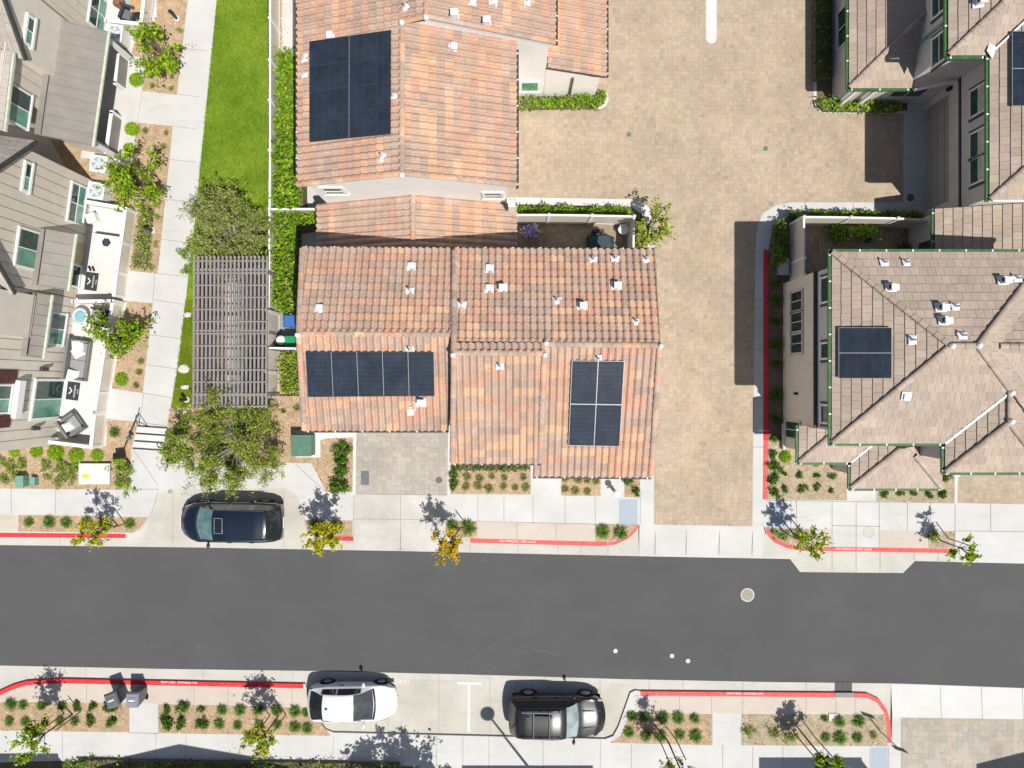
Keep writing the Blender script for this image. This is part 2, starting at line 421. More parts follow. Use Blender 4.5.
structure(sheet("mow_curb", [(606.5, 92), (608.5, 100), (606, 107), (600, 110), (516, 109.5), (516, 106.5), (598, 107), (603.5, 104), (605, 99)], .13, "white_concrete"))
structure(sheet("mow_curb", [(812.5, -100), (815.5, -100), (815.5, 100), (818, 106), (824, 110), (906, 112), (906, 115), (822, 114), (814, 108), (812.5, 100)], .13, "white_concrete"))
structure(sheet("path", [(354, 428), (357, 428), (356, 494), (353, 494)], .131, "white_concrete"))
structure(sheet("path", [(448.5, 425), (451, 425), (450, 494.5), (447.5, 494.5)], .131, "white_concrete"))
structure(sheet("path", [(902, 112), (922, 112), (922, 216), (902, 214)], .1265, "concrete"))
structure(sheet("path", [(531, 474), (561, 474), (561, 495), (531, 494.6)], .1262, "concrete"))
structure(sheet("path", [(953, 473), (956.5, 473), (955.5, 502.5), (953, 502.5)], .131, "white_concrete"))
BEDS = [("mulch", [(158, -100), (190, -100), (189, 0), (178, 96), (128, 90), (131, 60), (140, 30), (158, 20)]),
        ("mulch", [(124, 122), (174, 127), (159, 274), (130, 271), (137, 208), (100, 206), (84, 180), (104, 150)]),
        ("mulch", [(118, 300), (154, 304), (144, 393), (110, 388)]),
        ("mulch", [(108, 419), (140, 422), (133, 447), (130, 489.5), (-100, 487), (-100, 455), (50, 442), (108, 446)]),
        ("mulch", [(20, 514.5), (149, 517), (142, 528), (134, 532.3), (20, 531)]),
        ("mulch", [(172, 405), (302, 392), (302, 431), (354, 431), (354, 491.5), (327, 491.5), (312, 463), (162, 460.5)]),
        ("mulch", [(305, 520), (353, 520), (353, 536), (309, 535)]),
        ("mulch", [(451, 462), (530.5, 464), (530.5, 494), (450.5, 493.6)]), ("mulch", [(561, 475), (600.5, 475), (600.5, 495.6), (561, 495.2)]),
        ("mulch", [(624, 475), (639.5, 475), (639.5, 497), (624, 496.6)]), ("mulch", [(446, 521), (477, 521.5), (477, 537.5), (446, 536.6)]),
        ("mulch", [(595, 524), (636.5, 525), (632, 531), (625, 537.5), (613, 541.5), (595, 541.2)]),
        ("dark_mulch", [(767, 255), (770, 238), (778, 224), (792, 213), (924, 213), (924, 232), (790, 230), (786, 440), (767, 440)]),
        ("gravel", [(767, 440), (800, 440), (846, 455), (845.5, 500), (766, 499)]),
        ("gravel", [(766.5, 527.5), (808, 528.5), (808, 545), (788, 543.8), (777, 539), (770, 533)]), ("gravel", [(875.5, 486), (953, 470), (953, 502.5), (875, 501.3)]),
        ("gravel", [(927.3, 530.5), (953.5, 531), (953.5, 548), (927, 547.3)]),
        ("dark_mulch", [(516, 96), (605, 92), (606, 100), (603, 105), (598, 107), (516, 106.5)]), ("dark_mulch", [(516, 205), (630, 207), (640, 214), (648, 223), (647, 250), (628, 250), (628, 224), (516, 224)]),
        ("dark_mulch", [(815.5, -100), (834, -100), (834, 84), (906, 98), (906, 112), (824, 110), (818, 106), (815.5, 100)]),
        ("mulch", [(-200, 699), (130.5, 702), (130.5, 731), (-200, 727)]), ("mulch", [(160, 703), (316, 707), (322, 722), (331, 734.5), (160, 732)]),
        ("mulch", [(634, 712), (711, 713), (711, 744), (610, 741.5), (620, 735), (626, 722)]), ("gravel", [(741.5, 713), (882.5, 713.5), (885.5, 725), (886, 745), (741.5, 744)]),
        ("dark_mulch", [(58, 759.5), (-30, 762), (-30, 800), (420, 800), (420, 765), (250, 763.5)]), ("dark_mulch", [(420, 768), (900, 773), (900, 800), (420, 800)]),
        ("mulch", [(268, -100), (288, -100), (288, 60), (300, 60), (300, 312), (283, 312), (270, 320)]), ("mulch", [(276, 350), (302, 350), (302, 396), (276, 396)])]
for mt, pts in BEDS: structure(sheet("planting_bed", pts, .127, mt))
structure(sheet("path", [(283, -100), (297, -100), (297, 58), (283, 56)], .131, "concrete"))
structure(sheet("path", [(278, 312), (302, 312), (302, 352), (278, 352)], .131, "dark_concrete"))
structure(sheet("lawn", [(219, -100), (271, -100), (270, 262), (192, 262), (203, 150), (218, 0)], .127, "turf"))
structure(sheet("lawn", [(191, 262), (196, 262), (196, 408), (172, 408), (180, 360), (187, 300)], .1272, "turf"))
structure(sheet("pergola_floor", [(196, 262), (270, 262), (270, 408), (196, 408)], .1285, "dark_mulch"))  # dark soil tone puts the shade under the slats into the floor colour
structure(sheet("pergola_floor", [(226, 275), (256, 275), (256, 330), (238, 395), (226, 395)], .1295, "gutter_concrete"))

# slab joints: thin dark tooled lines
j = MB()
def joint(a, c, z=.1305, w=.022):
    p, q = W(*a, 0).xy, W(*c, 0).xy; d = (q - p).normalized(); n = Vector((-d.y, d.x)) * w / 2
    j.face([(*(p - n), z), (*(q - n), z), (*(q + n), z), (*(p + n), z)])
for a, c in [((178, 95), (201, 98)), ((174, 127), (198, 130)), ((159, 274), (189, 277)), ((155, 300), (187, 305)), ((144, 393), (174, 398)), ((140, 422), (168, 426)), ((184, 50), (209, 52)), ((166, 200), (195, 203)), ((151, 335), (183, 339)), ((148, 365), (179, 369)), ((169, 160), (198, 163)), ((162, 240), (191, 243)), ((156, 274), (154, 304)),
             ((145, 394), (141, 421)), ((133, 447), (160, 486)), ((131, 489), (160, 489)), ((57, 488), (57, 514)), ((13, 487), (13, 514)), ((98, 489), (98, 515)),
             ((296, 464), (326, 491)), ((354, 494), (354, 541)), ((401, 495), (401, 551)), ((354, 518.5), (444, 519.5)), ((478, 495), (478, 521)), ((504, 495), (504, 522)), ((533, 495), (533, 523)), ((565, 496), (565, 523.5)), ((595, 496), (595, 524)), ((639.8, 497), (639.8, 524)),
             ((517, 522.8), (517, 538.5)), ((556, 523.5), (556, 540)), ((445, 520.5), (639, 524.5)), ((354, 493.8), (448, 494.8)), ((790, 500), (790, 528)), ((795.5, 500), (795.5, 528)), ((831, 501), (831, 546)), ((855, 501.5), (855, 547)), ((878, 502), (878, 547)), ((906, 502), (906, 530)), ((929, 502.5), (929, 530)), ((953.5, 503), (953.5, 549)), ((989, 503.5), (989, 531)), ((766, 500), (953, 502.7)), ((953, 530.5), (1100, 532)), ((831, 525), (879, 526)),
             ((752, 300), (764.5, 300)), ((752, 350), (764.5, 350)), ((752, 398), (764, 398)), ((752, 447), (764, 447)), ((756, 245), (764, 245)), ((804, 203), (804, 210)), ((852, 203), (852, 211)), ((902, 160), (922, 160)),
             ((130.5, 702), (130.5, 731)), ((159.5, 703), (159.5, 732)), ((88, 683), (88, 700)), ((195, 685.5), (195, 703.5)), ((229, 686), (229, 704.5)), ((293, 687), (293, 706)), ((711.5, 713), (711.5, 744)), ((741, 713), (741, 744)), ((679, 695.5), (679, 712.5)), ((711, 695.7), (711, 712.7)), ((742, 696), (742, 713)), ((805, 696.4), (805, 713)), ((835, 697), (835, 713)), ((854, 697), (854, 713)),
             ((187, 733), (187, 762)), ((157, 732), (157, 760)), ((334, 736), (333, 765)), ((437, 735), (437, 766)), ((463, 735.5), (463, 768)), ((489, 736), (489, 768)), ((543, 737), (543, 768)), ((600, 739), (600, 772)), ((631, 743), (631, 772)), ((722, 744), (722, 775)), ((752, 745), (752, 775)), ((782, 745), (782, 775)), ((822, 745), (822, 775)), ((869, 746), (869, 800)), ((887, 745), (887, 800)), ((130, 731.6), (160, 732.3)), ((900, 717), (900, 800)), ((64, 731), (64, 757))]: joint(a, c)
for x in (655, 686, 719, 752): joint((x, 526), (x, 555), .1, .02)
for x in (240, 520, 830): pass
structure(j.build("pavement_joint", "joint"))
g = j = MB()
for a, c in [((470, 542.5), (470, 552)), ((518, 544), (518, 553)), ((558, 545), (558, 554)), ((581, 545.5), (581, 554.5)), ((608, 546), (608, 555)), ((832, 551), (832, 571.5)), ((856, 551.3), (856, 572)), ((880, 551.5), (880, 572)), ((914, 552), (914, 561)), ((938, 552.3), (938, 561.6)), ((60, 537), (60, 546)), ((86, 668), (86, 677.6)), ((203, 670), (203, 680.4)), ((293, 671), (293, 682)), ((649, 680), (649, 690)), ((683, 681), (683, 690.4)), ((743, 682), (743, 691)), ((806, 682.4), (806, 691.4)), ((896, 684), (896, 740)),
             ((439, 674), (439, 733)), ((490, 675.5), (490, 734.5)), ((388, 672.5), (388, 732.5)), ((544, 677), (544, 735)), ((600, 679), (600, 736)), ((173, 488.5), (173, 546)), ((284, 488.5), (284, 548))]: joint(a, c, .0165, .02)
structure(g.build("gutter_joint", "joint"))
j = MB()
for x, y0, y1 in ((940, 685.5, 717), (981, 686.5, 718), (1022, 687.5, 718.5)):
    for q in (0,):
        p, r = W(x, y0, 0), W(x, y1, 0); j.face([(p.x - .012, p.y, .017), (p.x + .012, p.y, .017), (r.x + .012, r.y, .126), (r.x - .012, r.y, .126)])
structure(j.build("apron_joint", "joint"))

# steps in the walkway, each with a dark strip along its south edge
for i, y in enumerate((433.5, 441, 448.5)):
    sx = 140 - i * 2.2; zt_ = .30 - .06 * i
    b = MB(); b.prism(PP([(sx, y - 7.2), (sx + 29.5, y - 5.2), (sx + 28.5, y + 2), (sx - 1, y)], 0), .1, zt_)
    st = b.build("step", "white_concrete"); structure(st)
    b = MB(); b.prism(PP([(sx - .6, y - 1.5), (sx + 28.7, y + .5), (sx + 28.5, y + 2.1), (sx - 1, y + .1)], 0), zt_ - .02, zt_ + .006); structure(b.build("step_strip", "mat_dark"))
# blue grey tactile pads where the sidewalk meets the drives
for pts in ([(618.5, 499), (637, 499), (637, 524), (619, 524)], [(768, 502), (786, 502), (786, 527.5), (768, 527.5)], [(870.5, 746.5), (886, 746.5), (886, 800), (870, 800)]):
    structure(sheet("tactile_paving", pts, .128, "tactile"))
# faint paler tyre arcs on the asphalt
def arc(cx, cy, r, a0, a1, w):
    m = MB(); n = 24; P_ = [(W(cx + (r + o) * math.cos(R(a0 + (a1 - a0) * i / n)), cy + (r + o) * math.sin(R(a0 + (a1 - a0) * i / n)), 0)) for o in (0, w) for i in range(n + 1)]
    m.add([(p.x, p.y, .004) for p in P_], [(i, i + 1, n + 2 + i, n + 1 + i) for i in range(n)]); structure(m.build("tyre_mark", "tyre_track"))
arc(535, 705, 54, 215, 300, 1.6); arc(535, 706, 44, 225, 318, 1.3); arc(560, 760, 132, 222, 262, 1.8); arc(560, 760, 118, 226, 258, 1.5); arc(470, 640, 60, 300, 350, 1.2)
for px, py, r in ((154, 647.5, .16), (199, 648, .15), (223, 647, .2), (439, 561, .13), (458, 561.5, .11), (484, 560.5, .16), (721, 648, .09), (735, 676.5, .1)):
    m = MB(); p = W(px, py, 0); m.face([(p.x + r * rng.uniform(.6, 1.3) * math.cos(a) * 1.5, p.y + r * rng.uniform(.5, 1.1) * math.sin(a), .0045) for a in np.linspace(0, 6.0, 11)]); structure(m.build("road_patch", "tyre_track"))

# ------------------------------------------------------------------ painted marks
def text_mesh(name, s, px, py, z, size, mat, rot=0, xs=1.0, parent=None):
    cu = bpy.data.curves.new(name, 'FONT'); cu.body = s; cu.size = size; cu.align_x = 'CENTER'; cu.align_y = 'CENTER'
    o = bpy.data.objects.new(name, cu); COL.objects.link(o); dg = bpy.context.evaluated_depsgraph_get()
    me = bpy.data.meshes.new_from_object(o.evaluated_get(dg)); bpy.data.objects.remove(o); me.name = name
    me.materials.clear(); me.materials.append(MATS[mat]); p = W(px, py, z) if parent is None else None
    q = Matrix.Rotation(rot, 4, 'Z') @ Matrix.Diagonal((xs, 1, 1, 1)); me.transform(q)
    t = bpy.data.objects.new(name, me); COL.objects.link(t)
    if parent is None: t.location = (p.x, p.y, z); WL[t.name] = Vector((p.x, p.y, z))
    return t
tag(text_mesh("kerb_lettering", "NO PARKING  FIRE LANE", 517.5, 541.5, .131, .155, "white_paint", R(-1.6), 1.05), "white NO PARKING FIRE LANE lettering on the red kerb below the tiled house", "lettering")
tag(text_mesh("kerb_lettering", "NO PARKING  FIRE LANE", 853.5, 549.2, .131, .155, "white_paint", R(-.8), 1.05), "white NO PARKING FIRE LANE lettering on the red kerb by the grey roofed house", "lettering")
tag(text_mesh("kerb_lettering", "NO PARKING  FIRE LANE", 179, 682.3, .131, .155, "white_paint", R(180 - 1.2), 1.05), "upside down white fire lane lettering on the red kerb beside the wheelie bins", "lettering")
tag(text_mesh("kerb_lettering", "NO PARKING  FIRE LANE", 745, 693.4, .131, .155, "white_paint", R(180 - .5), 1.05), "upside down white fire lane lettering on the pale red kerb near the storm drain", "lettering")
tag(text_mesh("bay_lettering", "GUEST", 537, 685.3, .0165, .29, "white_paint", R(180 - 1), 1.0), "white GUEST lettering painted in the bay of the black SUV", "lettering")
tag(text_mesh("bay_lettering", "GUEST", 400.5, 681, .0165, .29, "white_paint", R(180 - 1), 1.0), "white GUEST lettering painted in the bay ahead of the white hatchback", "lettering")
b = MB(); b.face([(*p.xy, .0165) for p in PP([(457.5, 684), (481, 684.6), (481, 682.2), (457.5, 681.6)])]); b.face([(*p.xy, .0163) for p in PP([(467.6, 732), (469.8, 732), (470.3, 684.2), (468.1, 684.1)])])
tag(b.build("bay_marking", "white_paint", loc=W(469, 700, .016)), "white painted T mark dividing the two guest parking bays", "road marking")
# ================================================================== ROOF TOOLS
def plane_from(a, b, c):
    a, b, c = Vector(a), Vector(b), Vector(c); n = (b - a).cross(c - a).normalized()
    if n.z < 0: n = -n
    return a, n
def ray_plane(px, py, pl, off=0.0):
    p, n = pl; d = Vector(((px - 512) / F, (384 - py) / F, -1.0)); o = Vector((0, 0, H))
    t = (p + n * off - o).dot(n) / d.dot(n); return o + d * t
BARREL = [tuple(a * b2 for a, b2 in zip(c, (.95, .915, .90))) for c in [(.56, .345, .235), (.62, .40, .255), (.54, .335, .245), (.45, .345, .275), (.40, .315, .265), (.50, .37, .285), (.57, .33, .24), (.47, .37, .30), (.66, .45, .29), (.43, .33, .265), (.49, .375, .30)]]
FLAT = [tuple(a * b2 for a, b2 in zip(c, (.89, .845, .805))) for c in [(.44, .37, .305), (.47, .395, .33), (.415, .35, .29), (.45, .385, .325), (.50, .42, .345), (.43, .36, .31)]]
GREY = [(.42, .375, .335), (.45, .40, .36), (.40, .36, .32), (.44, .39, .34)]
def tiles(mb, poly, e0, e1, style='barrel', pal=None, base=None):
    """tile a convex roof polygon; e0->e1 runs along the eave"""
    pal = pal or (BARREL if style == 'barrel' else FLAT); mean = tuple(sum(c[i] for c in pal) / len(pal) for i in range(3))
    poly = [Vector(p) for p in poly]; o = Vector(e0); u = (Vector(e1) - o).normalized(); far = max(poly, key=lambda p: ((p - o) - u * (p - o).dot(u)).length)
    v = ((far - o) - u * (far - o).dot(u)).normalized(); n = u.cross(v)
    if n.z < 0: n = -n
    q = [((p - o).dot(u), (p - o).dot(v)) for p in poly]; u0, u1 = min(a for a, _ in q), max(a for a, _ in q); v0, v1 = min(a for _, a in q), max(a for _, a in q)
    tw, th = (.285, .345) if style == 'barrel' else (.34, .385)
    prof = [(0, -.005), (.10, .05), (.3, .088), (.52, .078), (.68, .035), (.76, -.012), (.88, -.02), (1, -.005)] if style == 'barrel' else [(0.012, 0), (.988, 0)]
    lift = .062 if style == 'barrel' else .042
    bm = bmesh.new(); cl = bm.loops.layers.float_color.new("Col")
    nr = int((v1 - v0) / th) + 2; nc = int((u1 - u0) / tw) + 2
    run = {}
    for r in range(-1, nr):
        col = None; left = 0
        for c in range(-1, nc):
            if left <= 0 or random.random() < .08:
                col = random.choice(pal); left = random.choice((2, 3, 4, 6)); col = tuple(a * .66 + b2 * .34 for a, b2 in zip(col, mean))
            left -= 1
            kk = random.uniform(.93, 1.07); cc = tuple(min(1, x * kk) for x in col)
            uo = u0 + c * tw + (tw / 2 if style == 'flat' and r % 2 else 0); va, vb = v0 + r * th - .03, v0 + (r + 1) * th + .015
            jit = random.uniform(-.006, .006)
            lo = [o + u * (uo + f * tw) + v * (va + jit) + n * (z + lift) for f, z in prof]
            hi = [o + u * (uo + f * tw) + v * vb + n * z for f, z in prof]
            vl = [bm.verts.new(p) for p in lo]; vh = [bm.verts.new(p) for p in hi]
            for i in range(len(prof) - 1):
                f = bm.faces.new((vl[i], vl[i + 1], vh[i + 1], vh[i]))
                for lp in f.loops: lp[cl] = (*cc, 1)
            # butt edge, so that the row has thickness
            vb2 = [bm.verts.new(p - n * .04) for p in lo]
            for i in range(len(prof) - 1):
                f = bm.faces.new((vb2[i], vb2[i + 1], vl[i + 1], vl[i]))
                for lp in f.loops: lp[cl] = (*cc, 1)
    ctr = sum(poly, Vector()) / len(poly); m = len(poly)
    for i in range(m):
        a, b2 = poly[i], poly[(i + 1) % m]; nn = (b2 - a).cross(n).normalized()
        if (ctr - a).dot(nn) > 0: nn = -nn
        bmesh.ops.bisect_plane(bm, geom=bm.verts[:] + bm.edges[:] + bm.faces[:], plane_co=a, plane_no=nn, clear_outer=True)
    bm.verts.index_update()
    vs = [x.co.copy() for x in bm.verts]
    i0 = len(mb.v); mb.v += [tuple(x) for x in vs]
    for f in bm.faces:
        c = f.loops[0][cl]; mb.f.append(tuple(i0 + x.index for x in f.verts)); mb.m.append(0); mb.c.append((c[0], c[1], c[2]))
    bm.free()
    # deck below the tiles
    dk = [p - n * .035 for p in poly]; 
    if (dk[1] - dk[0]).cross(dk[2] - dk[0]).z < 0: dk = dk[::-1]
    mb.face(dk, 1); 
    lowk = [p - n * .13 for p in dk]
    for i in range(m): mb.face([lowk[i], lowk[(i + 1) % m], dk[(i + 1) % m], dk[i]], 1)
    mb.face(lowk[::-1], 1)
def caps(mb, p0, p1, pal=BARREL, r=.115, L=.36, step=.03):
    p0, p1 = Vector(p0), Vector(p1); d = p1 - p0; n = max(1, int(d.length / L)); d /= n; col = random.choice(pal)
    for i in range(n):
        if random.random() < .7: col = random.choice(pal)
        k = random.uniform(.9, 1.1); c = tuple(x * k for x in col)
        a = p0 + d * i + Vector((0, 0, .03)); b = a + d * 1.08 + Vector((0, 0, step * -.6)); dd = d.normalized()
        sx = dd.cross(Vector((0, 0, 1))).normalized(); up = sx.cross(dd); vs = []
        for p, rr in ((a, r * 1.08), (b, r)):
            for t in range(7):
                an = math.pi * t / 6; vs.append(p + sx * (rr * math.cos(an)) + up * (rr * .75 * math.sin(an) + .01))
        mb.add(vs, [(t, t + 1, 8 + t, 7 + t) for t in range(6)], 0, c)
        mb.add(vs[:7], [(6, 5, 4, 3, 2, 1, 0)], 0, c)
def white_cap(mb, p, r=.15): mb.lathe(Vector(p) + Vector((0, 0, 0)), [(r, 0), (r * .95, .1), (r * .6, .17), (r * .2, .19)], 10)
def gutter(mb, p0, p1, w=.1):
    p0, p1 = Vector(p0), Vector(p1); d = (p1 - p0).normalized(); s = d.cross(Vector((0, 0, 1)))
    mb.beam(p0 + Vector((0, 0, -.07)), p1 + Vector((0, 0, -.07)), w, .1, 0)
    L = (p1 - p0).length; n = max(1, int(L / 1.05))
    for i in range(n + 1):
        q = p0 + (p1 - p0) * ((i + .15) / (n + .3)); mb.beam(q - d * .028 + Vector((0, 0, -.015)), q + d * .028 + Vector((0, 0, -.015)), w * .8, .02, 1)
def vent(parent, pl, px, py, kind=0, rot=None):
    """roof vents are parts of the roof they pierce"""
    p = ray_plane(px, py, pl, .05); n = pl[1]; m = MB(); a = random.uniform(-.2, .2) if rot is None else rot
    side = n.cross(Vector((0, 0, 1)));  side = side.normalized() if side.length > .01 else Vector((1, 0, 0)); upv = n.cross(side); 
    if upv.z < 0: upv = -upv; side = -side
    fl = lambda s, t, h: p + side * s + upv * t + n * h
    if kind == 0:      # pipe vent on a flashing
        w = random.uniform(.17, .23)
        m.add([fl(-w, -.14, .05), fl(w, -.14, .05), fl(w * .8, .16, .03), fl(-w * .8, .16, .03), fl(-w * .6, -.1, .075), fl(w * .6, -.1, .075), fl(w * .5, .1, .065), fl(-w * .5, .1, .065)],
              [(0, 1, 5, 4), (1, 2, 6, 5), (2, 3, 7, 6), (3, 0, 4, 7), (4, 5, 6, 7)], 0)
        q = p + n * .05; m.lathe(q, [(.085, 0), (.05, .08), (.04, .1), (.04, .36)], 10, 0)
        m.lathe(q + Vector((0, 0, .361)), [(.028, 0), (.02, .002)], 8, 1)
    elif kind == 1:    # low box vent
        m.add([fl(-.2, -.17, .05), fl(.2, -.17, .05), fl(.2, .2, .04), fl(-.2, .2, .04)], [(0, 1, 2, 3)], 0)
        for (s0, s1, t0, t1, h) in ((-.13, .13, -.13, .12, .16),):
            v = [fl(s0, t0, .05), fl(s1, t0, .05), fl(s1, t1, .05), fl(s0, t1, .05), fl(s0, t0, h), fl(s1, t0, h), fl(s1, t1, h * .8), fl(s0, t1, h * .8)]
            m.add(v, [(4, 5, 6, 7), (1, 2, 6, 5), (2, 3, 7, 6), (3, 0, 4, 7)], 0); m.add(v, [(0, 1, 5, 4)], 1)
    else:              # tall white vent block
        m.add([fl(-.22, -.2, .05), fl(.22, -.2, .05), fl(.22, .2, .04), fl(-.22, .2, .04)], [(0, 1, 2, 3)], 0)
        c = p + n * .02; m.box(c + Vector((.03, -.02, .17)), (.26, .22, .32)); m.box(c + Vector((.03, -.02, .345)), (.30, .26, .03)); m.box(c + Vector((-.07, .02, .2)), (.12, .16, .1), 0, 1)
    return m.build("roof_vent", ["vent_white", "black"], parent)
def solar_array(label, corners, pl, nx, ny, group="roof solar arrays"):
    """corners in pixels: the far-left, far-right, near-right, near-left of the array"""
    a, b2, c, d = [ray_plane(x, y, pl, .17) for x, y in corners]; n = pl[1]
    ctr = (a + b2 + c + d) / 4; t = thing("solar_array", label, "solar panels", ctr, group)
    f = lambda s, r: (a * (1 - s) + b2 * s) * (1 - r) + (d * (1 - s) + c * s) * r
    for i in range(nx):
        for k in range(ny):
            g = .006
            q = [f((i + g) / nx, (k + g) / ny), f((i + 1 - g) / nx, (k + g) / ny), f((i + 1 - g) / nx, (k + 1 - g) / ny), f((i + g) / nx, (k + 1 - g) / ny)]
            m = MB(); lo = [x - n * .04 for x in q]
            m.add(q + lo, [(0, 3, 2, 1), (0, 1, 5, 4), (1, 2, 6, 5), (2, 3, 7, 6), (3, 0, 4, 7)], 0)
            m.uv[0] = [(0, 0), (0, 1), (1, 1), (1, 0)]
            pn = m.build("panel", ["solar_cells"], t)
            fr = MB()
            for x, y in ((0, 1), (1, 2), (2, 3), (3, 0)): fr.beam(q[x] + n * .004, q[y] + n * .004, .018, .012, 0, n)
            fr.build("panel_frame", "charcoal" if nx * ny > 4 else "metal_grey", pn)
    for s in (.12, .38, .62, .88): r = MB(); r.beam(f(0, s) - n * .09, f(1, s) - n * .09, .05, .05, 0, n); r.build("mounting_rail", "metal_grey", t)
    if nx > 1 and ny >= 1:
        for i in range(1, nx): c2 = MB(); c2.beam(f(i / nx, 0) + n * .004, f(i / nx, 1) + n * .004, .016, .02, 0, n); c2.build("panel_clamp", "metal_grey", t)
    if ny == 2 and nx <= 2:
        c2 = MB(); c2.beam(f(0, .5) + n * .004, f(1, .5) + n * .004, .022, .02, 0, n); c2.build("panel_clamp", "metal_grey", t)
    return t

# windows: a frame standing proud of the wall and glass panes set in it
def window(parent, c, nrm, w, h, cols=1, rows=2, frame="white_trim", dark="window_dark", light="window_light", fw=.085, name="window", recess_shade=None):
    c = Vector(c); n = Vector((nrm[0], nrm[1], 0)).normalized(); s = Vector((-n.y, n.x, 0)); z = Vector((0, 0, 1))
    m = MB()
    def bar(s0, s1, z0, z1, d): 
        q = Matrix((s, n, z)).transposed(); m.box(c + s * ((s0 + s1) / 2) + z * ((z0 + z1) / 2) + n * (d / 2 - .02), (abs(s1 - s0), d + .04, abs(z1 - z0)), tilt=q)
    W2, H2 = w / 2, h / 2
    bar(-W2 - fw, W2 + fw, H2, H2 + fw, .07); bar(-W2 - fw * 1.2, W2 + fw * 1.2, -H2 - fw, -H2, .09); bar(-W2 - fw, -W2, -H2, H2, .065); bar(W2, W2 + fw, -H2, H2, .065)
    for i in range(1, cols): bar(-W2 + w * i / cols - .022, -W2 + w * i / cols + .022, -H2, H2, .05)
    for i in range(1, rows): bar(-W2, W2, -H2 + h * i / rows - .022, -H2 + h * i / rows + .022, .052)
    o = m.build(name, frame, parent)
    if recess_shade:  # dark panel round the frame: recess shading put in as colour
        g = MB(); q = Matrix((s, n, z)).transposed(); g.box(c + n * .012, (w + fw * 2 + .24, .03, h + fw * 2 + .24), tilt=q); g.build("recess_shade", recess_shade, o)
    if rows == 1 and cols > 1: cells = [(-W2 + w * i / cols, -W2 + w * (i + 1) / cols, -H2, H2, i == 0) for i in range(cols)]
    else: cells = [(-W2, W2, -H2 + h * r / rows, -H2 + h * (r + 1) / rows, r == 0) for r in range(rows)]
    for a0, a1, z0, z1, lt in cells:
        g = MB(); g.face([c + s * a + z * b + n * .033 for a, b in ((a0, z0), (a1, z0), (a1, z1), (a0, z1))]); g.build("pane", light if lt else dark, o)
    return o
def pix_on_X(px, py, X):
    k = X / (px - 512); z = H - k * F; return Vector((X, (384 - py) * k, z))
def pix_on_Y(px, py, Y):
    k = Y / (384 - py); z = H - k * F; return Vector(((px - 512) * k, Y, z))
def gable_block(mb, along, a0, a1, b0, b1, ze, zr, br=None, m=0):
    """walls with gable ends: ridge runs along X or Y"""
    br = (b0 + b1) / 2 if br is None else br
    prof = [(b0, 0), (b1, 0), (b1, ze), (br, zr), (b0, ze)]
    vs = [((a, b, z) if along == 'X' else (b, a, z)) for a in (a0, a1) for b, z in prof]
    mb.add(vs, [(0, 1, 2, 3, 4), (9, 8, 7, 6, 5), (0, 5, 6, 1), (1, 6, 7, 2), (2, 7, 8, 3), (3, 8, 9, 4), (4, 9, 5, 0)], m)
def rect_block(mb, x0, x1, y0, y1, z0, z1, m=0): mb.box(((x0 + x1) / 2, (y0 + y1) / 2, (z0 + z1) / 2), (x1 - x0, y1 - y0, z1 - z0), m=m)
# ================================================================== TILED HOUSE, NORTH (pink tile, panels on its west slope)
A1 = thing("house", "cream house under terracotta tile with eight dark solar panels beside the hedge", "house", (-4.3, 14, 0))
w = MB()
gable_block(w, 'Y', 8.31, 14.32, -8.5, -.25, 5.75, 7.2, -4.35)
gable_block(w, 'Y', 14.33, 26, -8.5, 1.55, 5.55, 7.6, -3.35)
w.build("wall", "stucco", A1)
w = MB(); gable_block(w, 'Y', 5.45, 8.3, -8.5, -.2, 2.6, 4.1, -4.35); w.build("wall", "stucco", A1); w = MB(); rect_block(w, 1.56, 4.1, 14.325, 26, 0, 2.25)
w.add([(1.56, 14.325, 2.25), (4.1, 14.325, 2.25), (1.56, 14.325, 3.3)], [(0, 1, 2)]); w.build("wall", "stucco", A1)
PW = plane_from((-8.95, 8.28, 5.8), (-8.95, 20, 5.8), (-4.35, 8.28, 7.4)); PE = plane_from((.17, 8.28, 5.8), (.17, 14, 5.8), (-4.35, 8.28, 7.4))
def roofobj(name, parent, polys, style='barrel', pal=None, capl=(), cpal=None):
    m = MB()
    for poly, e0, e1 in polys: tiles(m, poly, e0, e1, style, pal)
    for a, c in capl: caps(m, a, c, cpal or pal or (BARREL if style == 'barrel' else FLAT))
    return m.build(name, ["barrel_tile" if style == 'barrel' else "flat_tile", "roof_under"], parent)
rw = roofobj("roof", A1, [([(-8.95, 8.28, 5.8), (-4.35, 8.28, 7.4), (-4.35, 26, 7.4), (-8.95, 26, 5.8)], (-8.95, 8.28, 5.8), (-8.95, 20, 5.8)),
    ([(-4.35, 14.3, 7.4), (-3.35, 14.3, 7.748), (-3.35, 26, 7.748), (-4.35, 26, 7.4)], (-4.35, 14.3, 7.4), (-4.35, 26, 7.4)),
    ([(.17, 8.28, 5.8), (.17, 14.32, 5.8), (-4.35, 14.32, 7.4), (-4.35, 8.28, 7.4)], (.17, 8.28, 5.8), (.17, 14, 5.8))],
    capl=[((-4.35, 8.3, 7.4), (-4.35, 14.2, 7.4)), ((-8.95, 8.33, 5.83), (-4.35, 8.33, 7.43)), ((.17, 8.33, 5.83), (-4.35, 8.33, 7.43))])
rb = roofobj("roof", A1, [([(1.81, 14.3, 5.64), (1.81, 26, 5.64), (-3.35, 26, 7.75), (-3.35, 14.3, 7.75)], (1.81, 14.3, 5.64), (1.81, 26, 5.64))],
    capl=[((-3.35, 14.3, 7.75), (-3.35, 26, 7.75)), ((1.81, 14.36, 5.67), (-4.35, 14.36, 8.16 - .74))][:1] + [((1.81, 14.36, 5.67), (-3.35, 14.36, 7.78)), ((-3.35, 14.36, 7.78), (-4.35, 14.3, 7.43))])
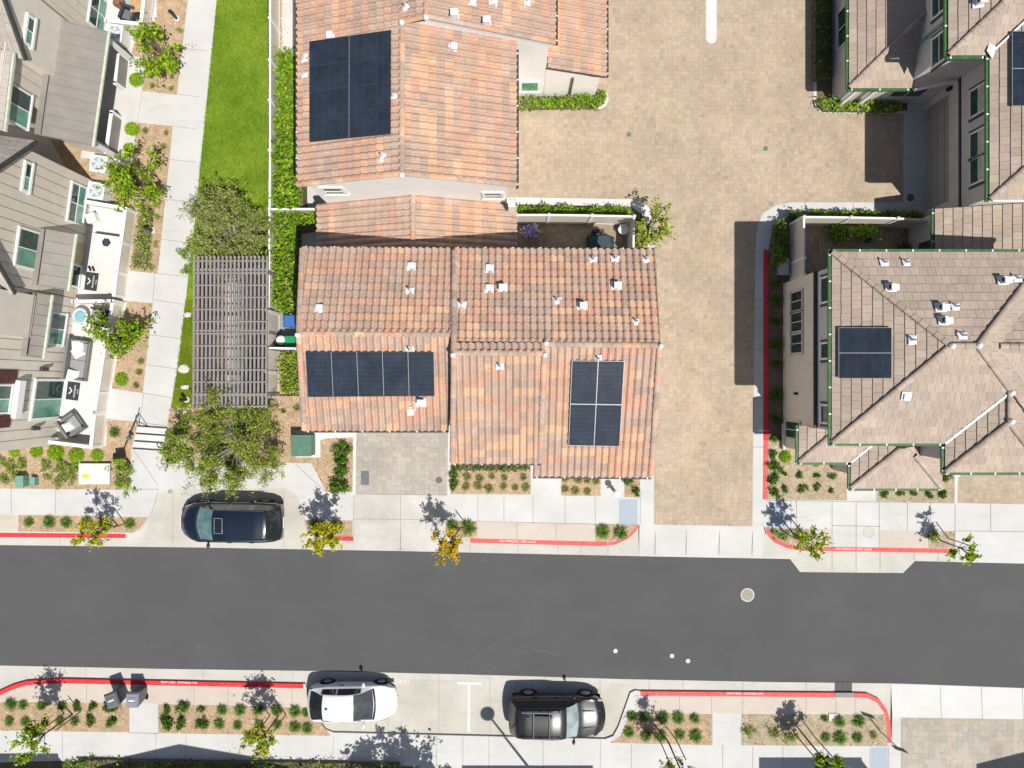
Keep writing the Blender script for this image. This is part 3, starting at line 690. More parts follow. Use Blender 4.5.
rl = roofobj("roof", A1, [([(4.37, 14.28, 2.5), (4.37, 26, 2.5), (1.58, 26, 3.45), (1.58, 14.28, 3.45)], (4.37, 14.28, 2.5), (4.37, 26, 2.5))])
rm = roofobj("roof", A1, [([(-8.98, 5.5, 2.7), (-4.35, 5.5, 4.3), (-4.35, 8.3, 4.3), (-8.98, 8.3, 2.7)], (-8.98, 5.5, 2.7), (-8.98, 8.1, 2.7)),
    ([(.2, 5.5, 2.7), (.2, 8.3, 2.7), (-4.35, 8.3, 4.3), (-4.35, 5.5, 4.3)], (.2, 5.5, 2.7), (.2, 8.1, 2.7))], capl=[((-4.35, 5.5, 4.32), (-4.35, 8.3, 4.32))])
def gutters(parent, runs, mats, w=.125):
    for a, c in runs: m = MB(); gutter(m, a, c, w); m.build("gutter", mats, parent)
def beams(name, mat, parent, runs, w, h):
    for a, c in runs: m = MB(); m.beam(a, c, w, h); m.build(name, mat, parent)
gutters(A1, (((.22, 8.2, 5.8), (.22, 14, 5.8)), ((1.87, 14.3, 5.64), (1.87, 26, 5.64)), ((4.43, 14.28, 2.5), (4.43, 26, 2.5)), ((-9.0, 8.2, 5.8), (-9.0, 26, 5.8))), ["black_gutter", "white_trim"])
beams("fascia", "white_trim", A1, (((-8.95, 8.295, 5.68), (-4.35, 8.295, 7.28)), ((.17, 8.295, 5.68), (-4.35, 8.295, 7.28)), ((1.75, 14.31, 5.54), (-3.4, 14.31, 7.62)), ((4.3, 14.3, 2.4), (1.6, 14.3, 3.32))), .03, .08)
for p in ((-4.35, 8.25, 7.42), (-4.35, 14.25, 7.45), (-3.35, 14.28, 7.8)): m = MB(); white_cap(m, p, .11); m.build("ridge_end_cap", "vent_white", rw)
for x, y, k in ((331, 36, 1), (305, 58, 0), (305, 75, 0), (394, 97, 0), (383, 157, 0), (406, 8, 0)): vent(rw, PW, x, y, k)
vent(rw, PE, 453, 47, 1)
PB = plane_from((1.81, 14.3, 5.64), (1.81, 26, 5.64), (-3.35, 26, 7.75))
for x, y, k in ((454, 16, 2), (486, 23, 2), (472, 1, 1), (493, 2, 1), (527, 2, 0)): vent(rb, PB, x, y, k)
window(A1, pix_on_Y(334, 190.5, 8.31), (0, -1), .75, 1.0, 1, 2, fw=.13)
window(A1, pix_on_Y(493, 195, 8.31), (0, -1), .7, .9, 1, 2, fw=.13)
window(A1, (.85, 14.33, 1.35), (0, -1), .75, 1.0, 1, 1, fw=.13)
window(A1, (-8.5, 10.5, 4.3), (-1, 0), 1.2, 1.2, 2, 1); window(A1, (-8.5, 13.2, 1.6), (-1, 0), 1.2, 1.2, 2, 1)
m = MB(); m.beam((2.85, 14.26, .15), (2.85, 14.26, 2.4), .07, .07); m.build("downspout", "dark_trim", A1)
m = MB(); m.box((-.02, 7.95, 3.75), (.28, .26, .9)); m.build("downspout_box", "stucco", A1)
solar_array("array of eight dark blue solar panels in two columns on the upper left tiled roof", [(309.5, 41.5), (391, 30), (390.5, 134), (309.5, 142)], PW, 2, 4)

# ================================================================== TILED HOUSE, SOUTH
A2 = thing("house", "wide terracotta tiled house with two stepped ridges facing the asphalt street", "house", (-1.5, 1, 0))
def pz(x, y, z): return tuple(W(x, y, z))
PLN = plane_from(pz(302, 248, 5.8), pz(452, 249, 5.8), pz(451, 334, 7.2)); PLS = plane_from(pz(304, 430, 5.8), pz(448, 430, 5.8), pz(451, 335, 7.2))
PRN = plane_from(pz(454, 249, 5.95), pz(655, 250, 5.95), pz(660, 345, 7.45))
PR1 = plane_from(pz(451, 463, 5.8), pz(533, 463, 5.8), tuple(ray_plane(545, 353, PRN))); PR2 = plane_from(pz(533, 475.5, 5.35), pz(651, 476.5, 5.35), tuple(ray_plane(660, 345, PRN)))
T = lambda pl, pts: [ray_plane(x, y, pl) for x, y in pts]
def sl2(pl, pts): p = T(pl, pts); return (p, p[0], p[1])
ra = roofobj("roof", A2, [sl2(PLN, [(302, 248), (452, 249), (451, 334.5), (298, 333)]), sl2(PLS, [(304, 430), (448.5, 430), (451, 335), (298, 333.5)])],
    capl=[(ray_plane(298, 333.5, PLN), ray_plane(451, 334.5, PLN)), (ray_plane(304.5, 430, PLS, .03), ray_plane(299, 334, PLS, .03)), (ray_plane(302.5, 249, PLN, .03), ray_plane(299, 333, PLN, .03))])
rr = roofobj("roof", A2, [sl2(PRN, [(454, 249), (655, 250), (660, 345), (546, 343.5), (454, 343.5)]), (T(PRN, [(454, 343.5), (545.5, 343.5), (545, 353), (453, 353)]), ray_plane(454, 343.5, PRN), ray_plane(545, 343.5, PRN)),
    sl2(PR1, [(451, 463), (540.5, 463), (545, 353.5), (453, 353.5)])],
    capl=[(ray_plane(546, 344, PRN), ray_plane(660, 345.5, PRN)), (ray_plane(453, 353, PRN), ray_plane(545, 353.2, PRN)), (ray_plane(454.6, 251, PRN, .03), ray_plane(453.8, 352, PRN, .03)), (ray_plane(452.5, 462, PR1, .03), ray_plane(454, 355, PR1, .03)), (ray_plane(540, 462, PR1, .02), ray_plane(544.3, 355, PR1, .02))])
r2 = roofobj("roof", A2, [sl2(PR2, [(533, 475.5), (651.5, 476.5), (660, 346), (540, 346)])],
    capl=[(ray_plane(651, 475, PR2, .03), ray_plane(659.5, 347, PR2, .03))])
w = MB()
gable_block(w, 'X', -8.3, -2.5, -1.55, 5.3, 5.65, 7.0, 2.0); gable_block(w, 'X', -2.49, 1.0, -2.85, 5.2, 5.6, 7.2, 1.3); gable_block(w, 'X', 1.01, 5.55, -3.35, 5.2, 5.2, 7.2, 1.55)
w.build("wall", "stucco", A2)
gutters(A2, ((ray_plane(304, 431.2, PLS), ray_plane(448.5, 431.2, PLS)), (ray_plane(451, 464, PR1), ray_plane(540, 464, PR1)), (ray_plane(533, 477, PR2), ray_plane(651.5, 478, PR2)), (ray_plane(302, 247, PLN), ray_plane(452, 248, PLN)), (ray_plane(454, 248, PRN), ray_plane(655, 249, PRN))), ["black_gutter", "white_trim"])
for p in (ray_plane(298, 335, PLN, .05), ray_plane(453, 355, PRN, .05), ray_plane(546, 343.5, PRN, .06), ray_plane(545, 355, PR1, .06), ray_plane(660.5, 346, PRN, .05)): m = MB(); white_cap(m, p, .115); m.build("ridge_end_cap", "vent_white", rr)
for x, y, k in ((411, 267, 1), (410, 291, 0), (320, 309, 1)): vent(ra, PLN, x, y, k)
for x, y, k in ((410, 350, 0), (421, 402, 2), (411, 411, 1)): vent(ra, PLS, x, y, k)
for x, y, k in ((489, 269, 1), (489, 289, 1), (502, 288, 2), (462, 305, 0), (557, 301, 0), (582, 306, 2), (593, 260, 0), (615, 259, 0), (646, 260, 0), (616, 286, 2), (636, 322, 0)): vent(rr, PRN, x, y, k)
vent(rr, PR1, 500, 366, 0); vent(r2, PR2, 598, 358.5, 0)
solar_array("row of five black solar panels on the left half of the wide tiled house", [(305.5, 351.5), (433.5, 352), (434.5, 396), (308, 397)], PLS, 5, 1)
solar_array("block of four blue black solar panels, two by two, nearest the paved driveway", [(572, 360.5), (624.5, 361), (619.5, 446.5), (568.5, 445.5)], PR2, 2, 2)
g = MB(); g.box((-5.45, -1.58, 1.15), (4.4, .06, 2.1)); [g.box((-5.45, -1.62, .3 + .52 * i), (4.3, .02, .44)) for i in range(4)]; g.build("garage_door", "garage_door", A2)
g = MB(); g.box((2.0, -3.38, 1.15), (.95, .06, 2.05)); dr = g.build("door", "door_tan", A2); g = MB(); g.lathe((2.36, -3.43, 1.1), [(.02, -.03), (.04, 0), (.02, .03)], 8); g.build("handle", "metal_grey", dr)
for c in ((-1.2, -2.85, 4.4), (.2, -2.85, 1.6), (3.4, -3.35, 4.2), (4.4, -3.35, 1.6), (-5.4, -1.55, 4.4)): window(A2, c, (0, -1), 1.2, 1.2, 2, 2)
for c in ((5.55, 3.4, 4.3), (5.55, .2, 4.3), (5.55, 2.4, 1.6)): window(A2, c, (1, 0), 1.1, 1.2, 2, 2)
m = MB(); m.prism(PP([(312, 431), (354, 431), (354, 437), (327, 438), (322, 440)], 0), .1, .2); m.build("porch_step", "white_concrete", A2)

# ================================================================== GREY HIP ROOF HOUSE (right)
Cc = thing("house", "grey stucco house with a large beige hip roof and green gutters right of the driveway", "house", (18, 1.5, 0))
S = .385; ze = 6.2; zr = ze + S * 3.94
w = MB(); rect_block(w, 13.62, 21.8, -1.98, 5.0, 3.86, 6.15); rect_block(w, 18.3, 21.6, -3.2, -1.98, 0, 6.1); w.build("wall", "grey_stucco", Cc)
w = MB(); rect_block(w, 13.5, 18.29, -1.98, 5.0, 0, 3.74); rect_block(w, 13.5, 18.29, -3.12, -1.981, 0, 3.0); rect_block(w, 15.95, 18.3, -4.25, -3.12, 0, 3.0); rect_block(w, 18.3, 21.8, -1.98, 5.0, 0, 3.86); w.build("wall", "tan_stucco", Cc)
w = MB(); rect_block(w, 13.47, 18.28, -1.97, 5.04, 3.741, 3.858); w.build("belt_trim", "dark_trim", Cc)
PCW = plane_from((13.2, -2.43, ze), (13.2, 5.45, ze), (17.14, 1.5, zr)); PCN = plane_from((13.2, 5.45, ze), (20, 5.45, ze), (17.14, 1.5, zr)); PCS = plane_from((13.2, -2.43, ze), (17, -2.43, ze), (17.14, 1.5, zr))
zw = ze + S * 2.08
def flat(p, e0, e1): return (p, e0, e1)
rc = roofobj("roof", Cc, [
    flat([(13.2, 5.44, ze), (13.2, -2.44, ze), (17.14, 1.5, zr)], (13.2, 5.45, ze), (13.2, -2.43, ze)),
    flat([(13.2, 5.44, ze), (22.14, 5.44, ze), (18.2, 1.5, zr), (17.14, 1.5, zr)], (13.2, 5.44, ze), (20, 5.44, ze)),
    flat([(13.2, -2.44, ze), (17.87, -2.44, ze), (17.87, 1.5, zr), (17.14, 1.5, zr)], (13.2, -2.44, ze), (17, -2.44, ze)),
    flat([(17.87, -2.44, ze), (20.0, -.31, ze + S * 2.13), (18.2, 1.5, zr), (17.87, 1.5, zr)], (13.2, -2.44, ze), (17, -2.44, ze)),
    flat([(18.2, 1.5, zr), (20.07, -.37, ze + S * 2.07), (22.14, -2.44, ze), (22.14, 5.44, ze)], (22.14, -2.44, ze), (22.14, 5.44, ze)),
    flat([(17.87, -3.63, ze), (17.87, -2.44, ze), (19.95, -.36, zw), (19.95, -1.55, zw)], (17.87, -3.63, ze), (17.87, -2.44, ze)),
    flat([(22.03, -3.63, ze), (22.03, -2.44, ze), (19.95, -.36, zw), (19.95, -1.55, zw)], (22.03, -3.63, ze), (22.03, -2.44, ze)),
    flat([(17.87, -3.63, ze), (22.03, -3.63, ze), (19.95, -1.55, zw)], (17.87, -3.63, ze), (22.03, -3.63, ze)),
    flat([(19.35, 1.5, 7.27), (22.1, 4.25, ze + .02), (27, 4.25, ze + .02), (27, 1.5, 7.27)], (22, 4.25, ze), (27, 4.25, ze)),
    flat([(19.35, 1.5, 7.27), (22.1, -1.25, ze + .02), (27, -1.25, ze + .02), (27, 1.5, 7.27)], (22, -1.25, ze), (27, -1.25, ze))], 'flat',
    capl=[((13.2, 5.44, ze + .02), (17.14, 1.5, zr + .02)), ((13.2, -2.44, ze + .02), (17.14, 1.5, zr + .02)), ((17.14, 1.5, zr + .02), (18.2, 1.5, zr + .02)), ((22.14, 5.44, ze + .02), (18.2, 1.5, zr + .02)), ((20.07, -.37, 7.0), (18.2, 1.5, zr + .02)),
          ((17.87, -3.63, ze + .02), (19.95, -1.55, zw + .02)), ((22.03, -3.63, ze + .02), (19.95, -1.55, zw + .02)), ((19.95, -1.55, zw + .02), (19.95, -.36, zw + .02)), ((19.35, 1.5, 7.3), (27, 1.5, 7.3))])
zp = 3.1
rp = roofobj("roof", Cc, [
    flat([(13.1, -3.56, zp), (13.1, -1.9, zp), (14.6, -1.9, zp + S * 1.5), (14.66, -2.0, zp + S * 1.56)], (13.1, -3.56, zp), (13.1, -1.9, zp)),
    flat([(13.1, -3.56, zp), (15.47, -3.56, zp), (17.03, -2.0, zp + S * 1.56), (14.66, -2.0, zp + S * 1.56)], (13.1, -3.56, zp), (15.47, -3.56, zp)),
    flat([(15.47, -4.75, zp), (17.53, -2.69, zp + S * 2.06), (17.53, -2.0, zp + S * 2.06), (17.03, -2.0, zp + S * 1.56), (15.47, -3.56, zp)], (15.47, -4.75, zp), (15.47, -3.56, zp)),
    flat([(19.6, -4.75, zp), (19.6, -3.22, zp), (18.07, -3.22, zp + S * 1.53)], (19.6, -4.75, zp), (19.6, -3.22, zp)),
    flat([(18.05, -3.22, zp + S * 1.55), (18.29, -3.22, zp + S * 1.31), (18.29, -2.0, zp + S * 1.31), (17.53, -2.0, zp + S * 2.07), (17.53, -2.69, zp + S * 2.07)], (19.6, -4.75, zp), (19.6, -3.2, zp)),
    flat([(15.47, -4.75, zp), (19.6, -4.75, zp), (17.53, -2.69, zp + S * 2.06)], (15.47, -4.75, zp), (19.6, -4.75, zp))], 'flat', [(.43, .34, .275), (.455, .365, .295), (.41, .325, .265), (.44, .35, .29)],
    capl=[((13.1, -3.56, zp + .02), (14.66, -2.0, zp + S * 1.56 + .02)), ((15.47, -4.75, zp + .02), (17.53, -2.69, zp + S * 2.06 + .02)), ((19.6, -4.75, zp + .02), (18.05, -3.2, zp + S * 1.55 + .02))])
gutters(Cc, (((13.13, 5.5, ze), (13.13, -2.5, ze)), ((13.1, 5.51, ze), (22.2, 5.51, ze)), ((13.1, -2.5, ze), (17.84, -2.5, ze)), ((17.8, -2.5, ze), (17.8, -3.7, ze)), ((17.8, -3.7, ze), (22.1, -3.7, ze)), ((13.03, -1.9, zp), (13.03, -3.62, zp)), ((13.03, -3.63, zp), (15.45, -3.63, zp)), ((15.4, -3.6, zp), (15.4, -4.8, zp)), ((15.4, -4.82, zp), (19.65, -4.82, zp))), ["green_gutter", "white_trim"], .122)
beams("valley_flashing", "metal_grey", rc, (((15.47, -3.56, zp + .06), (17.0, -2.03, zp + S * 1.53 + .06)), ((17.87, -2.44, ze + .06), (19.93, -.38, zw + .06)), ((19.4, 1.45, 7.27), (22.1, -1.25, ze + .08)), ((19.4, 1.55, 7.27), (22.1, 4.25, ze + .08))), .07, .02)
for p in ((17.14, 1.48, zr + .1), (18.2, 1.5, zr + .08), (19.95, -.36, zw + .1), (19.95, -1.5, zw + .1)): m = MB(); white_cap(m, p, .12); m.build("ridge_end_cap", "stucco", rc)
for x, y, k in ((884, 263, 0), (906, 263, 0), (890, 288, 2), (1002, 281, 2), (1017, 279, 0), (940, 308, 2), (943, 321, 2), (955, 307, 0), (962, 336, 0)): vent(rc, PCN, x, y, k)
vent(rc, PCW, 912, 340, 0); vent(rc, PCS, 906, 396, 1)
solar_array("pair of dark blue solar panels on the grey hip roof, stacked one above the other", [(838.5, 327.5), (892, 327.5), (892, 378.5), (838.5, 378.5)], PCW, 1, 2)
for y, h in ((301, 1.05), (322, 1.05), (343.5, 1.05)): window(Cc, pix_on_X(797.5, y, 13.5), (-1, 0), .85, 1.25, 2, 1, "grey_stucco", "window_dark", "window_dark", .1)
for y, ww in ((290, 1.0), (351, .6), (414, .7)): window(Cc, (13.62, pix_on_X(825, y, 13.62).y, 4.95), (-1, 0), ww, 1.15, 1, 1, recess_shade="dark_trim", light="window_dark")
window(Cc, (13.5, -2.2, 1.45), (-1, 0), .75, 1.6, 2, 1, "grey_stucco", "window_dark", "window_dark", .1)
m = MB(); m.box((13.42, -.45, 1.9), (.12, .12, .2)); m.build("wall_lamp", "black", Cc)
m = MB(); m.box((13.46, -2.6, .3), (.1, 1.3, .25)); m.build("base_trim", "tan_stucco", Cc)
g = MB(); g.box((20.0, -3.23, 1.15), (2.6, .05, 2.1)); [g.box((20.0, -3.265, .3 + .52 * i), (2.5, .02, .44)) for i in range(4)]; g.build("garage_door", "garage_door", Cc)

# ================================================================== HOUSE IN THE TOP RIGHT CORNER
D = thing("house", "grey stucco house in the top right corner with a shaded garage facing the paved court", "house", (21, 13, 0))
w = MB(); rect_block(w, 20.5, 27, 8.0, 24, 3.05, 6.1); rect_block(w, 18.45, 20.49, 14.0, 24, 0, 6.0); w.build("wall", "grey_stucco", D)
w = MB(); rect_block(w, 20.52, 27, 13.62, 13.99, 0, 3.05); rect_block(w, 20.52, 27, 8.0, 8.6, 0, 3.05); rect_block(w, 20.52, 27, 8.6, 13.62, 2.15, 3.05); rect_block(w, 20.75, 27, 8.6, 13.62, 0, 2.14); rect_block(w, 15.95, 18.44, 14.0, 24, 0, 2.66); rect_block(w, 19.75, 27, 5.2, 7.98, 0, 3.15); w.build("wall", "grey_stucco", D)
w = MB(); rect_block(w, 20.44, 27, 7.95, 14.0, 2.98, 3.1); w.build("belt_trim", "dark_trim", D)
g = MB(); g.box((20.71, 11.1, 1.1), (.06, 4.9, 2.05)); [g.box((20.67, 11.1, .3 + .52 * i), (.02, 4.8, .44)) for i in range(4)]; g.build("garage_door", "garage_door", D)
roofobj("roof", D, [
    flat([(19.7, 7.6, ze), (19.7, 13.6, ze), (24.7, 18.6, ze + S * 5), (24.7, 12.6, ze + S * 5)], (19.7, 7.6, ze), (19.7, 13.6, ze)),
    flat([(19.7, 7.6, ze), (29.7, 7.6, ze), (24.7, 12.6, ze + S * 5)], (19.7, 7.6, ze), (29, 7.6, ze)),
    flat([(18.05, 13.6, 6.12), (19.7, 13.6, 6.12), (24.7, 18.6, 6.12 + S * 5), (24.7, 20.25, 6.12 + S * 6.65)], (18.05, 13.6, 6.12), (24, 13.6, 6.12)),
    flat([(18.05, 13.6, 6.12), (24.05, 19.6, 6.12 + S * 6), (24.05, 24, 6.12 + S * 6), (18.05, 24, 6.12)], (18.05, 13.6, 6.12), (18.05, 24, 6.12))], 'flat',
    capl=[((19.7, 7.6, ze + .02), (24.7, 12.6, ze + S * 5 + .02)), ((18.05, 13.6, 6.14), (24.05, 19.6, 6.14 + S * 6))])
rd = D.children[-1]
roofobj("roof", D, [
    flat([(15.57, 13.67, 2.7), (15.57, 22, 2.7), (18.44, 22, 2.7 + S * 2.87), (18.44, 16.54, 2.7 + S * 2.87)], (15.57, 13.67, 2.7), (15.57, 22, 2.7)),
    flat([(15.57, 13.67, 2.7), (18.55, 13.67, 2.7), (18.55, 14, 2.7 + S * .33), (18.44, 16.54, 2.7 + S * 2.87)], (15.57, 13.67, 2.7), (18.44, 13.67, 2.7))], 'flat', capl=[((15.57, 13.67, 2.72), (18.44, 16.54, 2.72 + S * 2.87))])
roofobj("roof", D, [flat([(19.2, 5.0, 3.25), (19.2, 7.95, 3.25), (27, 7.95, 3.25 + .3 * 7.8), (27, 5.0, 3.25 + .3 * 7.8)], (19.2, 5, 3.25), (19.2, 7.9, 3.25))], 'flat')
gutters(D, (((19.63, 7.55, ze), (19.63, 13.6, ze)), ((17.98, 13.55, 6.1), (17.98, 24, 6.1)), ((17.98, 13.53, 6.1), (19.7, 13.53, 6.1)), ((15.51, 13.62, 2.7), (15.51, 22, 2.7)), ((15.51, 13.61, 2.7), (18.5, 13.61, 2.7)), ((19.13, 5, 3.25), (19.13, 7.95, 3.25))), ["green_gutter", "white_trim"], .122)
beams("fascia", "white_trim", D, (((19.7, 7.575, ze - .08), (28, 7.575, ze - .08)), ((18.5, 13.5, 2.9), (20.4, 13.9, 2.9))), .08, .18)
m = MB(); m.beam((19.72, 13.62, ze + .08), (24.6, 18.5, ze + S * 5 - .0), .08, .03); m.add([(19.52, 13.7, ze + .12), (19.75, 13.35, ze + .12), (19.9, 13.85, ze + .14), (19.6, 14.0, ze + .14)], [(0, 1, 2, 3)]); m.build("valley_flashing", "vent_white", D)
vent(rd, plane_from((18.05, 13.6, 6.12), (24.05, 19.6, 6.12 + S * 6), (18.05, 24, 6.12)), 978, 3, 2)
solar_array("dark solar panels cut off by the photo edge on the top right roof", [(1012, 31), (1062, 31), (1062, 106), (1012, 106)], plane_from((19.7, 7.6, ze), (19.7, 13.6, ze), (24.7, 18.6, ze + S * 5)), 1, 2)
for y, hw in ((102, 1.25), (145, 1.2), (170.5, 1.2)): window(D, (20.5, pix_on_X(976, y, 20.5).y, 4.35), (-1, 0), hw * .88, 1.0, 1, 2, "white_trim", "window_curtain", "window_dark", recess_shade="dark_trim")
for y in (2, 51): window(D, (18.45, pix_on_X(937, y, 18.45).y, 4.9), (-1, 0), 1.15, .9, 1, 2, "white_trim", "window_dark", "window_dark", recess_shade="dark_trim")
window(D, (19.75, 6.35, 1.7), (-1, 0), .9, 1.2, 2, 1, "grey_stucco", "window_dark", "window_dark", .1)
window(D, (15.95, 17.2, 1.4), (-1, 0), 1.7, 1.0, 2, 1, "grey_stucco", "window_dark", "window_dark", .1)
window(D, (19.0, 14.0, 1.5), (0, -1), 1.5, .9, 2, 1, "grey_stucco", "window_dark", "window_dark", .1)
m = MB(); m.tube((18.38, 15.4, .15), (18.38, 15.4, 6.0), .06); m.build("downspout", "teal_box", D)
beams("porch_post", "stucco", D, (((16.2, 13.8, .1), (16.2, 13.8, 2.62)), ((17.1, 13.8, .1), (17.1, 13.8, 2.62))), .14, .14)
m = MB(); m.box((20.45, 13.8, 2.3), (.14, .14, .3)); m.build("wall_lamp", "black", D)

# ================================================================== HOUSES SOUTH OF THE FRAME, KNOWN BY THEIR SHADOWS
def southhouse(label, x0, x1, y, ze2, zr2, gable=True):
    t = thing("house", label, "house", (W(x0, y).x, W(x0, y).y, 0)); a, c = W(x0, y).x, W(x1, y).x; Y = W(0, y).y
    m = MB()
    if gable: gable_block(m, 'Y', Y - 9, Y, a, c, ze2, zr2)
    else: rect_block(m, a, c, Y - 9, Y, 0, ze2)
    m.build("wall", "stucco", t); r = MB()
    if gable:
        mid = (a + c) / 2; g2 = .02
        r.add([(a - .02, Y, ze2 + g2), (mid, Y, zr2 + g2), (mid, Y - 9, zr2 + g2), (a - .02, Y - 9, ze2 + g2), (c + .02, Y, ze2 + g2), (c + .02, Y - 9, ze2 + g2), (mid, Y, zr2 + .15), (a - .05, Y, ze2 + .1), (c + .05, Y, ze2 + .1), (mid, Y - 9, zr2 + .15), (a - .05, Y - 9, ze2 + .1), (c + .05, Y - 9, ze2 + .1)],
              [(0, 1, 2, 3), (1, 4, 5, 2), (7, 6, 9, 10), (6, 8, 11, 9), (0, 7, 6, 1), (1, 6, 8, 4)], 0, (.4, .3, .22))
    else: r.box(((a + c) / 2, Y - 4.5, ze2 + .06), (c - a + .1, 9.1, .1), col=(.4, .3, .22))
    r.build("roof", "flat_tile", t)
southhouse("gabled house below the photo edge whose pointed shadow lies on the lower left sidewalk", 136, 324, 806, 5.35, 7.5)
southhouse("flat topped house at the lower left corner whose square shadow lies on the sidewalk", -120, 95, 800, 5.6, 5.6, False)
southhouse("flat topped house below the photo edge whose long shadow lies by the small round tree", 796, 896, 804, 5.6, 5.6, False)
southhouse("house below the photo edge behind the lamp post shadow", 500, 628, 812, 5.6, 5.6, False)
southhouse("gabled house beyond the lower right corner whose shadow touches the mixed paving", 1010, 1180, 806, 5.2, 7.3)
# ================================================================== LEFT TERRACE: local frame (s along the wall towards the street, t outwards, z)
LD = Vector((-.139, -.990, 0)).normalized(); LN = Vector((.990, -.139, 0)).normalized(); LO = Vector((-21.85, 3.1, 0))
def B(s, t, z): p = LO + LD * s + LN * t; return Vector((p.x, p.y, z))
def Bt(px, py, t):        # pixel seen on the vertical plane at t -> (s, z)
    a = Vector(((px - 512) / F, (384 - py) / F, 0)); # X = a*(H-z)
    k = (t + LN.dot(LO)) / LN.dot(a); p = a * k; return LD.dot(p - LO), H - k
def Bz(px, py, z): p = W(px, py, z) - LO; return LD.dot(p), LN.dot(p)
LROT = math.atan2(LN.y, LN.x)
def bbox(m, s0, s1, t0, t1, z0, z1, mi=0):
    m.prism([B(s0, t0, 0), B(s1, t0, 0), B(s1, t1, 0), B(s0, t1, 0)], z0, z1, mi, True)
def siding(m, s0, s1, t, z0, z1, ztop=None, pitch=.46, ends=True):
    """upright boards with a narrow open groove between them; ztop(s) cuts them to a rake"""
    n = max(1, round((s1 - s0) / pitch)); q = (s1 - s0) / n; top = ztop or (lambda s: z1)
    m.add([B(s0, t - .02, z0), B(s1, t - .02, z0), B(s1, t - .02, top(s1)), B((s0 + s1) / 2, t - .02, top((s0 + s1) / 2)), B(s0, t - .02, top(s0))], [(0, 1, 2, 3, 4)])
    for i in range(n):
        a, c = s0 + q * i + .02, s0 + q * (i + 1) - .02; ta, tc = top(a), top(c)
        m.add([B(a, t + .025, z0), B(c, t + .025, z0), B(c, t + .025, tc), B(a, t + .025, ta), B(a, t - .03, z0), B(c, t - .03, z0), B(c, t - .03, tc), B(a, t - .03, ta)], [(0, 1, 2, 3), (4, 0, 3, 7), (1, 5, 6, 2), (3, 2, 6, 7)])
def bwin(parent, px, py, t, w, h, cols=1, rows=2, zc=None, **kw):
    s, z = Bt(px, py, t); return window(parent, B(s, t + .03, zc or z), LN, w, h, cols, rows, **kw)
def metal_roof(parent, s0, s1, t0, t1, zi, zo, pitch=.46):
    m = MB(); m.add([B(s0, t0, zi), B(s1, t0, zi), B(s1, t1, zo), B(s0, t1, zo), B(s0, t0, zi - .12), B(s1, t0, zi - .12), B(s1, t1, zo - .12), B(s0, t1, zo - .12)], [(0, 1, 2, 3), (7, 6, 5, 4), (0, 3, 7, 4), (1, 5, 6, 2), (3, 2, 6, 7)])
    n = int((s1 - s0) / pitch); 
    for i in range(n + 1):
        s = s0 + (s1 - s0) * i / n; m.beam(B(s, t0, zi + .025), B(s, t1, zo + .025), .035, .05)
    r = m.build("porch_roof", "porch_roof_metal", parent)
    g = MB(); g.beam(B(s0 - .05, t1 + .05, zo - .03), B(s1 + .05, t1 + .05, zo - .03), .1, .1); g.build("gutter", "pale_gutter", r)
    g = MB(); g.beam(B(s0, t0 + .14, zi + .05), B(s1, t0 + .14, zi + .05), .28, .03); g.build("flashing", "porch_roof_metal", r)
    return r
TW = "townhouse"
# ---- upper townhouse -------------------------------------------------
B1 = thing(TW, "pale townhouse at the top left with a wide grey ribbed porch roof", "townhouse", B(-14, -.75, 0))
tA, tB_ = -.75, -.35
sS1 = Bz(88, 160, 0)[0]
w = MB(); siding(w, Bt(57, 74, tB_)[0] - .1, sS1 - 1.15, tA, 0, 6.0); bbox(w, Bt(50, 77, tB_)[0], sS1 - 1.15, tA - 7, tA - .05, 0, 6.0); w.build("wall", "siding", B1); w = MB()
sN = Bt(75, 28, tB_)[0]; siding(w, -24, sN, tB_ - .25, 0, 6.6); bbox(w, -24, sN, tB_ - 7, tB_ - .3, 0, 6.6)
w.build("wall", "siding", B1)
w = MB(); sa = Bt(52, 75, tB_)[0]
w.add([B(sN, tB_, 0), B(sa, tB_, 0), B(sa, tB_, 5.3), B(sN, tB_, 8.2), B(sN, tB_ - 6, 0), B(sa, tB_ - 6, 0), B(sa, tB_ - 6, 5.3), B(sN, tB_ - 6, 8.2)], [(0, 1, 2, 3), (1, 5, 6, 2), (0, 3, 7, 4), (3, 2, 6, 7)]); w.build("wall", "tan_stucco", B1)
def fl_roof(parent, quad, pal=GREY, cap=True):
    m = MB(); tiles(m, quad, quad[0], quad[1], 'flat', pal); 
    return m.build("roof", ["flat_tile", "roof_under"], parent)
fl_roof(B1, [pz(25, 59, 5.5), pz(-38, -120, 9.6), tuple(Vector(pz(-38, -120, 9.6)) + LN * -6), tuple(Vector(pz(25, 59, 5.5)) + LN * -6)])
m = MB(); m.beam(Vector(pz(26, 60, 5.44)), Vector(pz(-37, -118, 9.54)), .1, .2); m.build("rake_board", "dark_trim", B1)
q0, q1 = Vector(pz(12, 52, 5.85)), Vector(pz(3, 131, 5.85)); fl_roof(B1, [q0, q1, q1 - LN * 6 + Vector((0, 0, 2.2)), q0 - LN * 6 + Vector((0, 0, 2.2))])
m = MB(); m.beam(q0 + LN * .06 - Vector((0, 0, .05)), q1 + LN * .06 - Vector((0, 0, .05)), .1, .12); m.build("gutter", "pale_gutter", B1)
bwin(B1, 28.5, 31, tB_, 1.05, .36, 2, 1, fw=.12); bwin(B1, 18, 107, tA, 1.4, 1.25, 2, 1); bwin(B1, 97, 12, tB_ - .25, 1.5, 1.25, 2, 2)
s0 = Bz(108, 32, 2.9)[0]; s1 = Bz(96, 146, 2.9)[0]; to = Bz(108, 32, 2.9)[1]
metal_roof(B1, s0, s1, tA + .0, to, 3.55, 2.9, .47)
